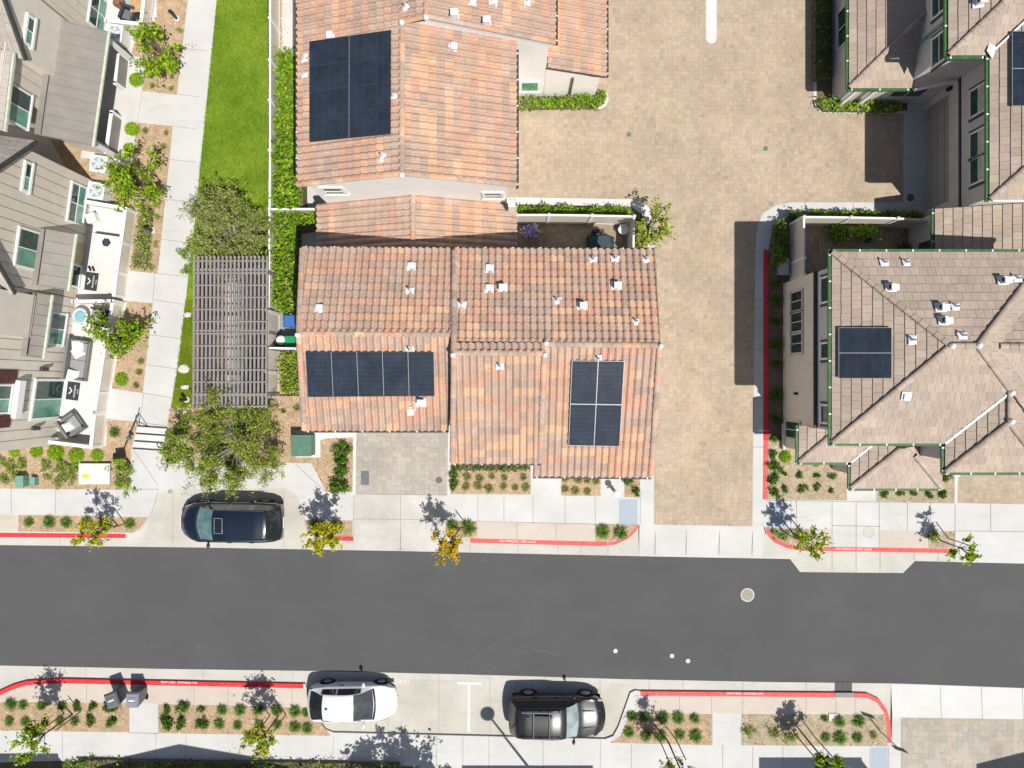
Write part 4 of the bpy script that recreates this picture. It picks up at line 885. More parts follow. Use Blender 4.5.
w = MB(); bbox(w, s1 - .55, s1 - .35, tA, to - .5, 0, 2.75); w.build("wall", "siding", B1)
for q_ in (s1 - .3, s0 + .1): m = MB(); bbox(m, q_, q_ + .18, to - .3, to - .12, .1, 2.85); m.build("porch_post", "white_trim", B1)
m = MB(); bbox(m, s0 - .1, s1, tA, to + .35, .1, .18); m.build("porch_floor", "grey_stucco", B1)
# ---- middle townhouse ------------------------------------------------
B2 = thing(TW, "beige lap sided townhouse between its neighbours, with a white patio holding two dark slippers", "townhouse", B(-3, 0, 0))
sN2 = Bz(98, 182, 0)[0]; sE2 = Bt(45, 292, 0)[0]
w = MB(); mid = (sN2 + sE2) / 2; siding(w, sN2, sE2, 0, .1, 5.2, lambda s_: 5.2 + 3.4 * (1 - abs(s_ - mid) / (mid - sN2)))
bbox(w, sN2, sE2, -7, -.05, 0, 5.2); w.build("wall", "siding", B2)
mid = (sN2 + sE2) / 2; zr2 = 8.75
for a, o in ((sN2 - .35, 1), (sE2 + .35, -1)):
    z0 = 5.02
    fl_roof(B2, [B(a, .38, z0), B(a, -7, z0), B(mid, -7, zr2), B(mid, .38, zr2)])
    m = MB(); m.beam(B(a, .4, z0 - .02), B(mid, .4, zr2 - .02), .07, .14); m.build("rake_board", "dark_trim", B2)
bwin(B2, 26, 177, 0, 1.1, .34, 2, 1, fw=.12); bwin(B2, 76, 204, 0, 1.75, 1.1, 2, 2, fw=.1); bwin(B2, 27, 249, 0, 1.55, 1.35, 2, 1, fw=.1)
p0 = Bz(75, 235, 2.9); p1 = Bz(67.5, 290, 2.9); metal_roof(B2, p0[0], p1[0], .0, p0[1], 3.5, 2.9, .47)
g = MB(); sd = Bt(81, 254, 0)[0]; bbox(g, sd - .45, sd + .45, 0, .07, .15, 2.2); d_ = g.build("door", "door_tan", B2); g = MB(); g.lathe(B(sd + .35, .1, 1.1), [(.03, -.04), (.05, 0), (.03, .04)], 8); g.build("handle", "metal_grey", d_)
bwin(B2, 79, 277, .01, .95, 1.7, 1, 1, zc=1.15, dark="window_dark", light="window_dark")
# ---- lower townhouse --------------------------------------------------
B3 = thing(TW, "beige townhouse at the lower left corner of its row with red brown shutters", "townhouse", B(3, 0, 0))
sE3 = Bz(48, 443, 0)[0]; t3 = Bz(66, 381, 0)[1]
w = MB(); siding(w, sE2 + .02, sE3, t3, .1, 6.4); bbox(w, sE2 + .02, sE3, t3 - 7, t3 - .05, 0, 6.4); w.build("wall", "siding_light", B3)
w = MB(); sb0, sb1 = Bt(27, 294, t3 + .25)[0], Bt(24, 337, t3 + .25)[0]; bbox(w, sb0, sb1, t3 - .04, t3 + .25, 3.4, 6.3); w.build("wall", "tan_stucco", B3)
q0 = Bz(51, 296, 2.9); q1 = Bz(44, 358, 2.9); metal_roof(B3, q0[0], q1[0], t3, q0[1], 3.5, 2.9, .47)
bwin(B3, 56, 329, t3, 1.4, 1.05, 2, 1, fw=.1); 
sd = Bt(48, 399, t3)[0]; window(B3, B(sd, t3 + .03, 1.25), LN, 1.75, 2.05, 2, 1, fw=.12, name="sliding_door")
sw, zw_ = Bt(0, 399, t3); window(B3, B(sw, t3 + .03, 4.7), LN, 1.15, 1.6, 2, 1)
m = MB(); bbox(m, sw - .85, sw + .85, t3 + .03, t3 + .32, 3.35, 3.75); m.build("window_box", "white_trim", B3)
for k in (-1, 1):
    m = MB(); bbox(m, sw + k * 1.0 - .28, sw + k * 1.0 + .28, t3 + .03, t3 + .1, 3.7, 5.6); [bbox(m, sw + k * 1.0 - .24, sw + k * 1.0 + .24, t3 + .1, t3 + .125, 3.78 + .15 * i, 3.86 + .15 * i) for i in range(12)]; m.build("shutter", "brown_shutter", B3)
for px, py in ((44, 369), (38, 428)):
    s, z = Bt(px, py, t3 + .1); m = MB(); m.box(B(s, t3 + .1, 2.0), (.18, .16, .3), LROT); m.lathe(B(s, t3 + .2, 1.78), [(.05, 0), (.1, .08), (.06, .2)], 10); m.build("wall_lamp", ["charcoal"], B3)
fl_roof(B3, [B(sE2 + .1, t3 + .4, 6.42), B(sE3 + .4, t3 + .4, 6.42), B(sE3 + .4, t3 - 7, 8.6), B(sE2 + .1, t3 - 7, 8.6)])
# ---- patios: floors are paving, half walls are things of their own -----
def half_wall(label, pts, z=1.0, group="half walls of the patios", face_="vinyl", h=None):
    m = MB(); c = MB()
    t = thing("patio_wall", label, "half wall", W(*pts[0], 0), group)
    for (a, b2) in zip(pts[:-1], pts[1:]):
        p, q = W(*a, z), W(*b2, z); p.z = q.z = 0
        m.beam(p + Vector((0, 0, z / 2)), q + Vector((0, 0, z / 2)), .1, z - .04); c.beam(p + Vector((0, 0, z)), q + Vector((0, 0, z)), .16, .06); m.beam(p + Vector((0, 0, .17)), q + Vector((0, 0, .17)), .125, .1)
    m.build("wall_face", face_, t); c.build("wall_cap", "white_trim", t)
    for a in pts: ps = MB(); p = W(*a, z); ps.box((p.x, p.y, (z + .03) / 2), (.15, .15, z + .03), LROT); ps.build("post", "white_trim", t)
    return t
half_wall("beige half wall along the walkway side of the white patio", [(86, 201.5), (125.5, 208.5), (121, 242), (116.5, 272), (114, 295)], 1.05)
half_wall("beige half wall between the middle and lower patios with a dark shadow strip behind", [(73, 301.5), (112.5, 301)], 1.05)
half_wall("beige half wall along the walkway beside the grey sofa patio", [(112.5, 303), (105, 345), (97.5, 393), (94.5, 412)], 1.05)
half_wall("beige half wall round the street corner of the patio with the grey armchair", [(94.5, 414), (91, 447), (50, 442)], 1.05)
half_wall("short grey half wall left of the concrete path, lit on its cap", [(118, 52), (115, 83)], 1.0, face_="porch_roof_metal")
half_wall("short grey half wall below the concrete path, beside the round ball shrub", [(111.5, 112), (106, 152)], 1.0, face_="porch_roof_metal")
half_wall("white half wall below the rug patio at the top left", [(106, 20.5), (141, 24)], .9)
half_wall("white half wall at the right edge of the rug patio", [(141, 24), (146, -20)], .9)
structure(sheet("patio_floor", [(90, 205), (138, 210), (128, 298), (75, 301)], .131, "white_concrete")); structure(sheet("patio_floor", [(75, 303), (128, 303), (103, 448), (48, 443)], .1312, "white_concrete"))
structure(sheet("patio_floor", [(104, 24), (148, 27), (155, -60), (104, -60)], .131, "white_concrete"))
structure(sheet("planting_bed", [(52, 140), (104, 150), (112, 172), (104, 204), (86, 202)], .1275, "mulch"))
# ================================================================== PLANTS
LEAFK = np.array([1.4, 1.4, .7])
def leaf_arrays(pts, size, cols, up=.5, aspect=2.0, jit=.35):
    """diamond leaves with a fold; pts (n,3)"""
    n = len(pts); d = rng.normal(size=(n, 3)); d[:, 2] *= .5; d /= np.linalg.norm(d, axis=1)[:, None]
    nn = rng.normal(size=(n, 3)) + np.array([0, 0, 1.2 * up * 2]); s = np.cross(nn, d); s /= np.linalg.norm(s, axis=1)[:, None] + 1e-9
    L = size * rng.uniform(1 - jit, 1 + jit, n)[:, None]; w = L / aspect
    v = np.stack([pts - d * L / 2, pts + s * w / 2, pts + d * L / 2, pts - s * w / 2], 1).reshape(-1, 3)
    ci = rng.integers(0, len(cols), n); c = np.array(cols)[ci] * LEAFK * rng.uniform(.75, 1.25, n)[:, None]
    return v, c
def leaf_mesh(name, v, c, o0):
    n = len(v) // 4; me = bpy.data.meshes.new(name)
    me.vertices.add(len(v)); me.vertices.foreach_set("co", (v - np.array(o0)).ravel())
    me.loops.add(4 * n); me.loops.foreach_set("vertex_index", np.arange(4 * n)); me.polygons.add(n); me.polygons.foreach_set("loop_start", np.arange(0, 4 * n, 4)); me.polygons.foreach_set("loop_total", np.full(n, 4))
    me.update(calc_edges=True); at = me.color_attributes.new("Col", 'FLOAT_COLOR', 'CORNER')
    at.data.foreach_set("color", np.repeat(np.c_[c, np.ones(n)], 4, axis=0).ravel()); me.materials.append(MATS["leaf"]); return me
def add_leaves(name, v, c, parent=None, loc=None):
    o0 = WL[parent.name] if parent is not None else Vector(loc)
    o = bpy.data.objects.new(name, leaf_mesh(name, v, c, o0)); COL.objects.link(o)
    if parent is not None: o.parent = parent
    else: o.location = o0
    WL[o.name] = Vector(o0); return o
G_BR = [(.16, .26, .02), (.20, .31, .03), (.12, .20, .02), (.24, .34, .04)]
G_CIT = [(.15, .23, .02), (.19, .28, .025), (.10, .17, .02), (.07, .12, .015), (.25, .32, .04)]
G_OL = [(.14, .17, .055), (.19, .22, .09), (.10, .13, .04), (.24, .26, .13), (.15, .20, .04)]
G_OL4 = [(.17, .19, .10), (.22, .24, .15), (.12, .15, .07), (.28, .29, .20), (.15, .19, .08)]
G_OL2 = [(.16, .22, .03), (.21, .26, .045), (.11, .16, .025), (.24, .27, .09)]
G_OL3 = [(.17, .215, .05), (.21, .25, .07), (.11, .155, .035), (.26, .28, .12), (.18, .215, .075), (.08, .115, .03)]
G_HDG = [(.10, .19, .02), (.15, .25, .025), (.07, .13, .015), (.20, .29, .035), (.12, .21, .02)]
G_YEL = [(.30, .29, .025), (.36, .31, .02), (.20, .24, .03), (.42, .30, .02), (.13, .17, .02)]
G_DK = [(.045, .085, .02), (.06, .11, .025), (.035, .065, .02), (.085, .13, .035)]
G_LOM = [(.10, .20, .025), (.13, .24, .03), (.075, .15, .02), (.17, .27, .05)]
G_GRY = [(.17, .20, .10), (.22, .25, .14), (.12, .15, .07), (.26, .28, .17)]
G_MIX = [(.12, .17, .03), (.17, .21, .05), (.09, .13, .025), (.22, .25, .08)]
G_ORG = [(.40, .27, .02), (.45, .30, .03), (.28, .24, .03), (.50, .22, .02), (.16, .17, .02)]
TH = {'n': 0}
def tree(label, base, zc, rx, rz, cols, n=900, size=.17, nclump=16, tr=.06, cat="tree", group=None, off=(0, 0), stakes=0, z0=.12, name="tree", flat=1.0, sprawl=.25, aspect=1.9, bark="bark"):
    p = W(*base, 0); t = thing(name, label, cat, (p.x, p.y, z0), group)
    c = Vector((p.x + off[0], p.y + off[1], zc)); cl = []
    for i in range(nclump):
        a = rng.uniform(0, 2 * math.pi); r = rx * math.sqrt(rng.uniform(.06, 1)) * rng.choice([.85, 1.0, 1.0, 1.18]); h = rng.uniform(-1, 1)
        rr = r * math.sqrt(max(.15, 1 - h * h * .75)); cl.append(c + Vector((rr * math.cos(a), rr * math.sin(a) * flat, h * rz)))
    m = MB(); fork = Vector((p.x + off[0] * .55, p.y + off[1] * .55, max(.25, zc - rz * .95)))
    m.tube((p.x, p.y, z0 - .05), fork, tr, tr * .75, 7)
    for q in cl: 
        mid = fork.lerp(q, .55) + Vector((rng.normal() * .06, rng.normal() * .06, .05)); m.tube(fork, mid, tr * .5, tr * .3, 5, cap=False); m.tube(mid, q, tr * .3, tr * .1, 4, cap=False)
    m.build("trunk", bark, t)
    n = int(n * (2.3 if n < 1000 else 1.8)); size *= .86; sp = sprawl * rx; pts = []
    wts = rng.uniform(.3, 1.9, nclump); wts /= wts.sum()
    for q, w_ in zip(cl, wts):          # leaves sit along twigs that radiate from the limb's end
        k = int(n * w_) + 3; tw = rng.normal(size=(7, 3)) * np.array([1, 1, .6]) + np.array(q - c) / rx * .7; ti = rng.integers(0, 7, k)
        pts.append(np.array(q) + tw[ti] * (rng.uniform(-.15, 1, k)[:, None] * sp * 1.15) + rng.normal(size=(k, 3)) * sp * .28)
    v, co_ = leaf_arrays(np.concatenate(pts), size, cols, .35, aspect); add_leaves("crown", v, co_, t)
    for k in range(stakes):
        a = .4 + k * 2.6; s = MB(); b0 = Vector((p.x + .42 * math.cos(a), p.y + .28 * math.sin(a), z0)); s.tube(b0, b0 + Vector((.02, .02, 1.9)), .027, n=6); 
        s.tube(b0 + Vector((0, 0, 1.55)), (p.x + off[0] * .3, p.y + off[1] * .3, 1.65), .012, n=5); s.build("stake", "stake_wood", t)
    return t
GT = "young street trees in the kerb planting beds"
tree("yellow green young tree in the bed left of the blue van", (119, 525), 2.35, .62, .75, G_YEL, 520, .15, 14, .04, group=GT, stakes=2)
tree("yellowing dense young tree in the small bed right of the blue van", (337, 528), 2.4, .72, .7, G_YEL, 950, .16, 18, .04, group=GT, stakes=2)
tree("orange leaved young tree in the small bed below the grey driveway", (460, 528), 2.7, .72, .7, G_ORG, 620, .15, 16, .04, group=GT, off=(-.45, -.35), stakes=1)
tree("green young tree on the kerb corner right of the paved driveway mouth", (792, 533), 2.3, .58, .55, G_BR + [(.3, .2, .03)], 480, .16, 14, .04, group=GT, stakes=2)
tree("thin green young tree leaning over the asphalt at the far right", (939, 540), 2.15, .55, .6, G_CIT, 230, .19, 11, .035, group=GT, stakes=1, sprawl=.22)
tree("sparse green young tree at the left end of the lower planting bed", (74, 713), 2.75, .85, .8, G_CIT, 480, .18, 15, .045, group=GT, off=(-.25, -.1), stakes=2, sprawl=.24)
tree("olive yellow young tree in the lower bed just left of the white hatchback", (279, 715), 2.75, .72, .8, G_OL2 + G_YEL[:2], 620, .16, 16, .045, group=GT, stakes=2)
tree("rust tinged young tree in the lower bed right of the black SUV", (668, 741), 3.3, .75, .8, G_OL + [(.28, .16, .03), (.35, .24, .03)], 720, .15, 18, .045, group=GT, stakes=2)
tree("round leafy green young tree at the bottom right, before the storm drain bed's shadow square", (806, 738), 2.9, .62, .65, G_CIT, 800, .17, 16, .045, group=GT, stakes=2)
for bx, by, l in ((402, 793, "left one of two trees below the photo edge whose shadows lie on the sidewalk"), (453, 796, "right one of two trees below the photo edge whose shadows lie on the sidewalk")):
    tree(l, (bx, by), 4.1, 1.3, 1.25, G_CIT, 900, .26, 22, .06, group="trees just south of the photo")
GC = "citrus trees in front of the left terrace"
tree("bright green citrus tree beside the rug patio at the top left", (173, 66), 1.8, 1.0, .75, G_CIT, 1300, .19, 20, .07, group=GC)
tree("bright green citrus tree beside the air conditioner units", (155, 188), 1.8, 1.15, .8, G_CIT, 1600, .19, 22, .07, group=GC)
tree("bright green citrus tree overhanging the half wall by the grey sofa", (137, 336), 1.9, 1.05, .8, G_CIT, 950, .19, 20, .07, group=GC, sprawl=.26)
tree("silvery sprawling olive tree at the upper end of the pergola", (243, 243), 1.9, 1.7, .85, G_OL4, 11000, .16, 95, .055, flat=1.15, sprawl=.17, aspect=3.4, bark="olive_bark")
tree("large green olive tree at the lower end of the pergola, above the blue van", (251, 440), 2.5, 2.4, 1.0, G_OL3, 13000, .16, 66, .06, flat=.88, sprawl=.13, aspect=3.2, bark="olive_bark")
tree("leafy tree at the paved court corner of the fenced patio", (642, 236), 1.9, .82, .8, [(.18, .22, .06), (.23, .27, .09), (.13, .17, .04), (.28, .30, .14)], 620, .2, 18, .05, sprawl=.24)

# ------------------------------------------------------------------ hedges
def hedge(label, pts, z0, z1, cols, n, size=.13, group="clipped hedges"):
    """pts: pixel polygon at its top"""
    P2 = [W(x, y, z1).xy for x, y in pts]; xs = [p.x for p in P2]; ys = [p.y for p in P2]
    def inside(x, y):
        r = False; j = len(P2) - 1
        for i in range(len(P2)):
            a, c = P2[i], P2[j]
            if (a.y > y) != (c.y > y) and x < (c.x - a.x) * (y - a.y) / (c.y - a.y) + a.x: r = not r
            j = i
        return r
    L = []
    while len(L) < n:
        x, y = rng.uniform(min(xs) - .06, max(xs) + .06), rng.uniform(min(ys) - .06, max(ys) + .06)
        if inside(x + rng.normal() * .05, y + rng.normal() * .05): 
            f = rng.uniform(0, 1) ** .55; hz = z0 + (z1 - z0) * f + .12 * math.sin(x * 5.1 + y * 3.7) * f + .1 * math.sin(y * 7.3 - x * 2.1) * f + rng.normal() * .06; L.append((x + rng.normal() * .05, y + rng.normal() * .05, max(z0, hz)))
    cx, cy = (min(xs) + max(xs)) / 2, (min(ys) + max(ys)) / 2; t = thing("hedge", label, "hedge", (cx, cy, z0), group)
    for _ in range(int(n / 90)):      # loose sprigs standing out of the clipped face
        q = np.array(L[int(rng.integers(0, len(L)))]); d = rng.normal(size=3) * np.array([1, 1, .4]) + np.array([0, 0, .5]); d /= np.linalg.norm(d)
        for k in np.linspace(.05, .34, 7): L.append(tuple(q + d * k * min(1, (z1 - z0)) + rng.normal(size=3) * .02))
    v, c = leaf_arrays(np.array(L), size, cols, .35, 1.8, .5); add_leaves("foliage", v, c, t)
    m = MB(); ctr = Vector((cx, cy)); m.prism([(p + (ctr - p).normalized() * .12) for p in P2], z0, z0 + (z1 - z0) * .5); m.build("stems", "bark", t); return t
hedge("tall bright green hedge along the left wall of the upper tiled house", [(275, 50), (291, 46), (298, 90), (299, 208), (271, 208), (274, 120)], .12, 1.6, G_HDG, 5200, .17)
hedge("bright green hedge strip turning the corner below the white cross fence", [(271, 211), (315, 211), (315, 224), (294, 226), (296, 300), (291, 312), (276, 311), (271, 300)], .12, 1.3, G_HDG, 3400, .15)
hedge("boxy green hedge block beside the solar row house, below the bins", [(279, 352), (297, 352), (297, 393), (283, 394), (279, 390)], .12, .9, G_MIX + G_BR[:2], 1300, .12)
hedge("low green hedge along the cream wall of the upper tiled house", [(516, 96.5), (590, 95), (606, 90), (607, 97), (600, 106), (516, 107)], .12, .6, G_LOM + G_BR, 1500, .13)
hedge("bright green hedge outside the fence of the patio with purple flowers", [(516, 206), (628, 207), (634, 213), (516, 214)], .12, .8, G_HDG + G_LOM, 1500, .14)
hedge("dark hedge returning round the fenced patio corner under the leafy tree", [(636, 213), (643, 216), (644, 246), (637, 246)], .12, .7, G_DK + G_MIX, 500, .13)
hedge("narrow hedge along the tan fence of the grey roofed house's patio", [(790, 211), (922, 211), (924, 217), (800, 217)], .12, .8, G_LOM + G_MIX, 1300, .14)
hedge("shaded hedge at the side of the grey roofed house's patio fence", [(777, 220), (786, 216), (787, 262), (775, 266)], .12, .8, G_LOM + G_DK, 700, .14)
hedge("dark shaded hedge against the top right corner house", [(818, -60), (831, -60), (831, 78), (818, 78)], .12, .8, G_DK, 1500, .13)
hedge("green low hedge in front of the top right corner house's porch", [(817, 98), (826, 96), (902, 101), (903, 110), (824, 109)], .12, .6, G_LOM + G_BR[:2], 1100, .13)
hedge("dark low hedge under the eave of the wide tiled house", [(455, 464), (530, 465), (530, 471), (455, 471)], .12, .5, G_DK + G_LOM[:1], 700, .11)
hedge("mottled grey green hedge strip along the walkway side of the white patio", [(140, 204), (151, 206), (144, 268), (131, 268)], .12, .5, G_GRY + G_MIX, 1400, .11)
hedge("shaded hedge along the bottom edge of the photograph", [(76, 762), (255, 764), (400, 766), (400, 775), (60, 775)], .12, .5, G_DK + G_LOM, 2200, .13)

# ------------------------------------------------------------------ shrubs: one mesh of each kind, copied
def bush(kind):
    if kind == 'ball':
        a = rng.normal(size=(1500, 3)); a /= np.linalg.norm(a, axis=1)[:, None]; a *= rng.uniform(.55, 1.02, 1500)[:, None]; a[:, 2] = np.abs(a[:, 2]) * .9; return leaf_arrays(a, .17, G_BR, .7, 1.6)
    if kind == 'dark':
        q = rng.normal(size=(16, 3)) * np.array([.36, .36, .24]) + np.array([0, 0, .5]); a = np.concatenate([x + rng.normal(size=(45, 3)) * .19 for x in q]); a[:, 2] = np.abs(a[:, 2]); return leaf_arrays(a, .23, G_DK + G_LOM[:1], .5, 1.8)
    if kind == 'grey':
        q = rng.normal(size=(12, 3)) * np.array([.5, .5, .25]) + np.array([0, 0, .4]); a = np.concatenate([x + rng.normal(size=(30, 3)) * .2 for x in q]); a[:, 2] = np.abs(a[:, 2]); return leaf_arrays(a, .26, G_GRY + G_MIX, .5, 2.6)
    if kind == 'mix':
        q = rng.normal(size=(12, 3)) * np.array([.5, .5, .28]) + np.array([0, 0, .4]); a = np.concatenate([x + rng.normal(size=(32, 3)) * .2 for x in q]); a[:, 2] = np.abs(a[:, 2]); return leaf_arrays(a, .27, G_MIX + G_LOM, .5, 2.2)
    # spiky grass tussock
    cols = {'lom': G_LOM, 'dry': [(.22, .24, .06), (.27, .27, .08), (.17, .2, .05)]}[kind]; V = []; C = []
    for i in range(190):
        az = rng.uniform(0, 2 * math.pi); el = rng.uniform(.25, 1.35); L = rng.uniform(.7, 1.1); d = np.array([math.cos(az), math.sin(az), 0]); s = np.array([-d[1], d[0], 0]) * .028
        b0 = d * rng.uniform(0, .14) + np.array([rng.normal() * .06, rng.normal() * .06, 0]); p1 = b0 + L * .55 * (d * math.cos(el) + np.array([0, 0, math.sin(el)])); e2 = el - rng.uniform(.4, .9); p2 = p1 + L * .5 * (d * math.cos(e2) + np.array([0, 0, math.sin(e2)]))
        c = np.array(cols[rng.integers(0, len(cols))]) * rng.uniform(.75, 1.25)
        V += [b0 - s, b0 + s, p1 + s, p1 - s, p1 - s, p1 + s, p2 + s * .2, p2 - s * .2]; C += [c, c]
    return np.array(V), np.array(C)
VAR = {k: [leaf_mesh("shrub", *bush(k), (0, 0, 0)) for _ in range(3)] for k in ('ball', 'dark', 'grey', 'mix', 'lom', 'dry')}
NAME = {'ball': ("ball_shrub", "shrub", "lime ball shrub"), 'dark': ("dark_shrub", "shrub", "dark green shrub"), 'grey': ("silvery_shrub", "shrub", "silvery shrub"), 'mix': ("olive_shrub", "shrub", "olive shrub"), 'lom': ("grass_tussock", "ornamental grass", "green grass tussock"), 'dry': ("dry_tussock", "ornamental grass", "yellowish tussock")}
PREP = ("in", "at", "under", "beside", "between", "around", "round", "of")
ORD = ["", "second ", "third ", "fourth ", "fifth ", "sixth ", "seventh ", "eighth ", "ninth ", "tenth ", "eleventh ", "twelfth "]
def shrubs(where, kind, pts, r, row="", frm="left", z=.127):
    """pts in pixels, listed in the order that the label counts"""
    n = len(pts)
    for i, q in enumerate(pts):
        rr = (q[2] if len(q) > 2 else r) * .05 * rng.uniform(.8, 1.13); q = (q[0] + rng.normal() * .7, q[1] + rng.normal() * .6); nm, cat, txt = NAME[kind]
        o = bpy.data.objects.new(nm, VAR[kind][int(rng.integers(0, 3))]); COL.objects.link(o); p = W(q[0], q[1], z + rr * .4)
        o.location = (p.x, p.y, z); o.rotation_euler = (0, 0, rng.uniform(0, 6.28)); k = rr * rng.uniform(.95, 1.08) * {'lom': 1.05, 'dry': 1.0}.get(kind, 1.0); o.scale = (k, k, k * rng.uniform(.8, 1.05))
        if n == 1: lab = f"{txt} {where if where.split()[0] in PREP else 'in the ' + where}"
        else: lab = f"{txt}, {ORD[i] or 'first '}from {frm}{', ' + row if row else ''}, {where}"
        tag(o, lab, cat, "shrubs " + where)
WB = "in the bed between the left terrace and the sidewalk"
shrubs("at the foot of the lower left townhouse", 'ball', [(14, 452, 5), (36, 452, 6), (54, 453, 8), (76, 455, 7), (98, 455, 7)], 6)
shrubs("beside the black pole by the steps", 'ball', [(118, 460)], 6)
shrubs("in the bare soil left of the steps", 'lom', [(114, 432)], 6)
shrubs("beside the lower left utility boxes", 'mix', [(1, 464), (10, 464), (21, 464), (45, 465, 7), (60, 466, 7), (73, 467, 7)], 6, "upper row")
shrubs("beside the lower left utility boxes", 'grey', [(6, 478, 7), (18, 479, 7), (46, 478), (58, 479, 7), (71, 479, 7)], 6, "lower row")
shrubs("between the pale utility lid and the walkway", 'mix', [(122, 470, 8), (124, 484, 7)], 8, "", "top")
shrubs("in the kerb bed left of the blue van", 'lom', [(29, 522), (49, 522), (66, 522), (86, 523), (104, 524), (129, 525)], 7)
shrubs("in front of the top left porch", 'ball', [(136, 80), (131, 130)], 6.5, "", "top")
shrubs("under the citrus tree by the air conditioners", 'ball', [(128, 147)], 6)
shrubs("in the bed beside the top left walkway", 'dry', [(172, 75), (152, 84), (170, 88)], 3.4, "", "top")
shrubs("in the bed beside the top left walkway", 'grey', [(181, 30), (178, 47), (174, 62)], 3.4, "", "top")
shrubs("in the bed below the top left path", 'dry', [(145, 131), (165, 132), (164, 146), (160, 160)], 3.2, "", "top")
shrubs("in the bed beside the white patio", 'grey', [(158, 193), (157, 204), (156, 217), (154, 245), (151, 257), (150, 267)], 4, "", "top")
shrubs("under the citrus tree by the sofa patio", 'ball', [(120, 380)], 6.5)
shrubs("in the bed by the sofa patio", 'dry', [(140, 360), (139, 372), (136, 384)], 3.5, "", "top")
shrubs("in the bed left of the grey driveway", 'dark', [(342, 447, 8), (341, 459, 9), (340, 472, 9), (339, 484, 10)], 8, "", "top")
shrubs("under the yellowing tree right of the blue van", 'lom', [(316, 526), (336, 526)], 8)
shrubs("at the wide tiled house's left corner", 'dark', [(455, 474, 6), (454.5, 486, 6)], 6, "", "top")
shrubs("strip bed under the wide tiled house", 'dry', [(467, 477), (480, 478), (492, 477), (505, 478), (524, 478)], 4.6, "upper row")
shrubs("strip bed under the wide tiled house", 'dry', [(466, 487), (478, 487), (490, 488), (503, 487), (515, 487), (526, 487)], 4.6, "lower row")
shrubs("small square bed under the wide tiled house", 'dry', [(566, 480), (577, 480), (588, 480), (597, 481)], 4.8, "upper row")
shrubs("small square bed under the wide tiled house", 'dry', [(566, 490), (576, 490.5), (588, 490)], 5, "lower row")
shrubs("beside the bollard at the driveway corner", 'dark', [(630, 481, 6), (634, 490, 5)], 5, "", "top")
shrubs("under the orange leaved tree", 'lom', [(453, 527), (469, 527)], 8)
shrubs("at the kerb end by the driveway mouth", 'lom', [(603, 532), (621, 532.5)], 9)
shrubs("in the shaded strip beside the grey roofed house", 'dark', [(776, 283), (776, 301), (776, 322), (776, 345), (776, 364), (775.5, 395), (775, 420), (775, 438)], 6, "", "top")
shrubs("in the gravel bed beside the red side kerb", 'dark', [(774.5, 454, 6), (774.5, 466, 6.5), (774.5, 479, 6.5), (774.5, 491, 6.5)], 6, "", "top")
shrubs("gravel bed below the grey roofed house", 'ball', [(785, 458)], 5.5)
shrubs("under the eave of the grey roofed house's low porch", 'ball', [(800, 461), (818, 463)], 4)
shrubs("gravel bed below the grey roofed house", 'dark', [(785, 474), (800, 475), (817, 476), (834, 477)], 3.8, "upper row")
shrubs("gravel bed below the grey roofed house", 'dark', [(785, 489, 4), (801, 489.5, 5), (816, 489), (832, 491)], 3.6, "lower row")
shrubs("in the gravel strip below the pyramid porch roof", 'dark', [(885, 493), (901, 493), (914, 493), (930, 494, 5.5), (943, 494, 5)], 4.2)
shrubs("at the corner of the gravel strip by the tan driveway", 'dark', [(946, 478)], 4.5)
shrubs("around the green tree on the driveway corner", 'mix', [(776, 533), (785, 537), (800, 535)], 5)
shrubs("under the thin tree at the far right", 'mix', [(933, 538)], 6)
shrubs("lower left mulch bed", 'lom', [(8, 705), (22, 705), (41, 706), (60, 707)], 6, "upper row")
shrubs("lower left mulch bed", 'lom', [(8, 722), (25, 722), (60, 721), (75, 722)], 6, "lower row")
shrubs("lower left mulch bed beside the bins", 'dark', [(78, 706), (93, 708), (111, 708, 7), (91, 722), (112, 722, 7)], 5.5)
shrubs("bed left of the white hatchback", 'dark', [(166, 709), (182, 708), (201, 710, 4), (166, 723, 7), (182, 723, 7), (201, 725, 6)], 6)
shrubs("bed left of the white hatchback", 'lom', [(221, 711), (240, 712), (257, 711), (277, 711), (294, 712), (305, 713)], 6, "upper row")
shrubs("bed left of the white hatchback", 'lom', [(219, 724), (238, 726), (257, 725), (277, 725), (294, 727), (307, 727)], 6, "lower row")
shrubs("bed right of the black SUV", 'lom', [(633, 718), (646, 717), (664, 719), (679, 719), (695, 720)], 6.5, "upper row")
shrubs("bed right of the black SUV", 'lom', [(629, 733), (646, 736), (661, 737), (680, 736), (695, 737)], 6.5, "lower row")
shrubs("gravel bed near the storm drain", 'grey', [(752, 732), (773, 733), (792, 736)], 8)
shrubs("gravel bed near the storm drain", 'lom', [(825, 719, 4), (841, 721, 6), (860, 722, 7.5)], 6, "upper row")
shrubs("gravel bed near the storm drain", 'lom', [(826, 738), (842, 738, 7), (858, 739)], 6, "lower row")
shrubs("beside the street sign post", 'dry', [(874, 736)], 4.5)
shrubs("round the lower end of the olive tree", 'mix', [(170, 440, 9), (176, 452, 9), (186, 430, 9), (184, 415, 8), (186, 455, 8)], 8)
shrubs("beside the pergola's upper left corner", 'mix', [(192, 240, 9), (191, 255, 8), (190, 270, 7)], 8, "", "top")
shrubs("in the soil strip beside the hedge block", 'dry', [(284, 412), (296, 408)], 4)
shrubs("in the shaded patio bed at the bottom left edge", 'mix', [(68, 764), (84, 764, 5)], 4)

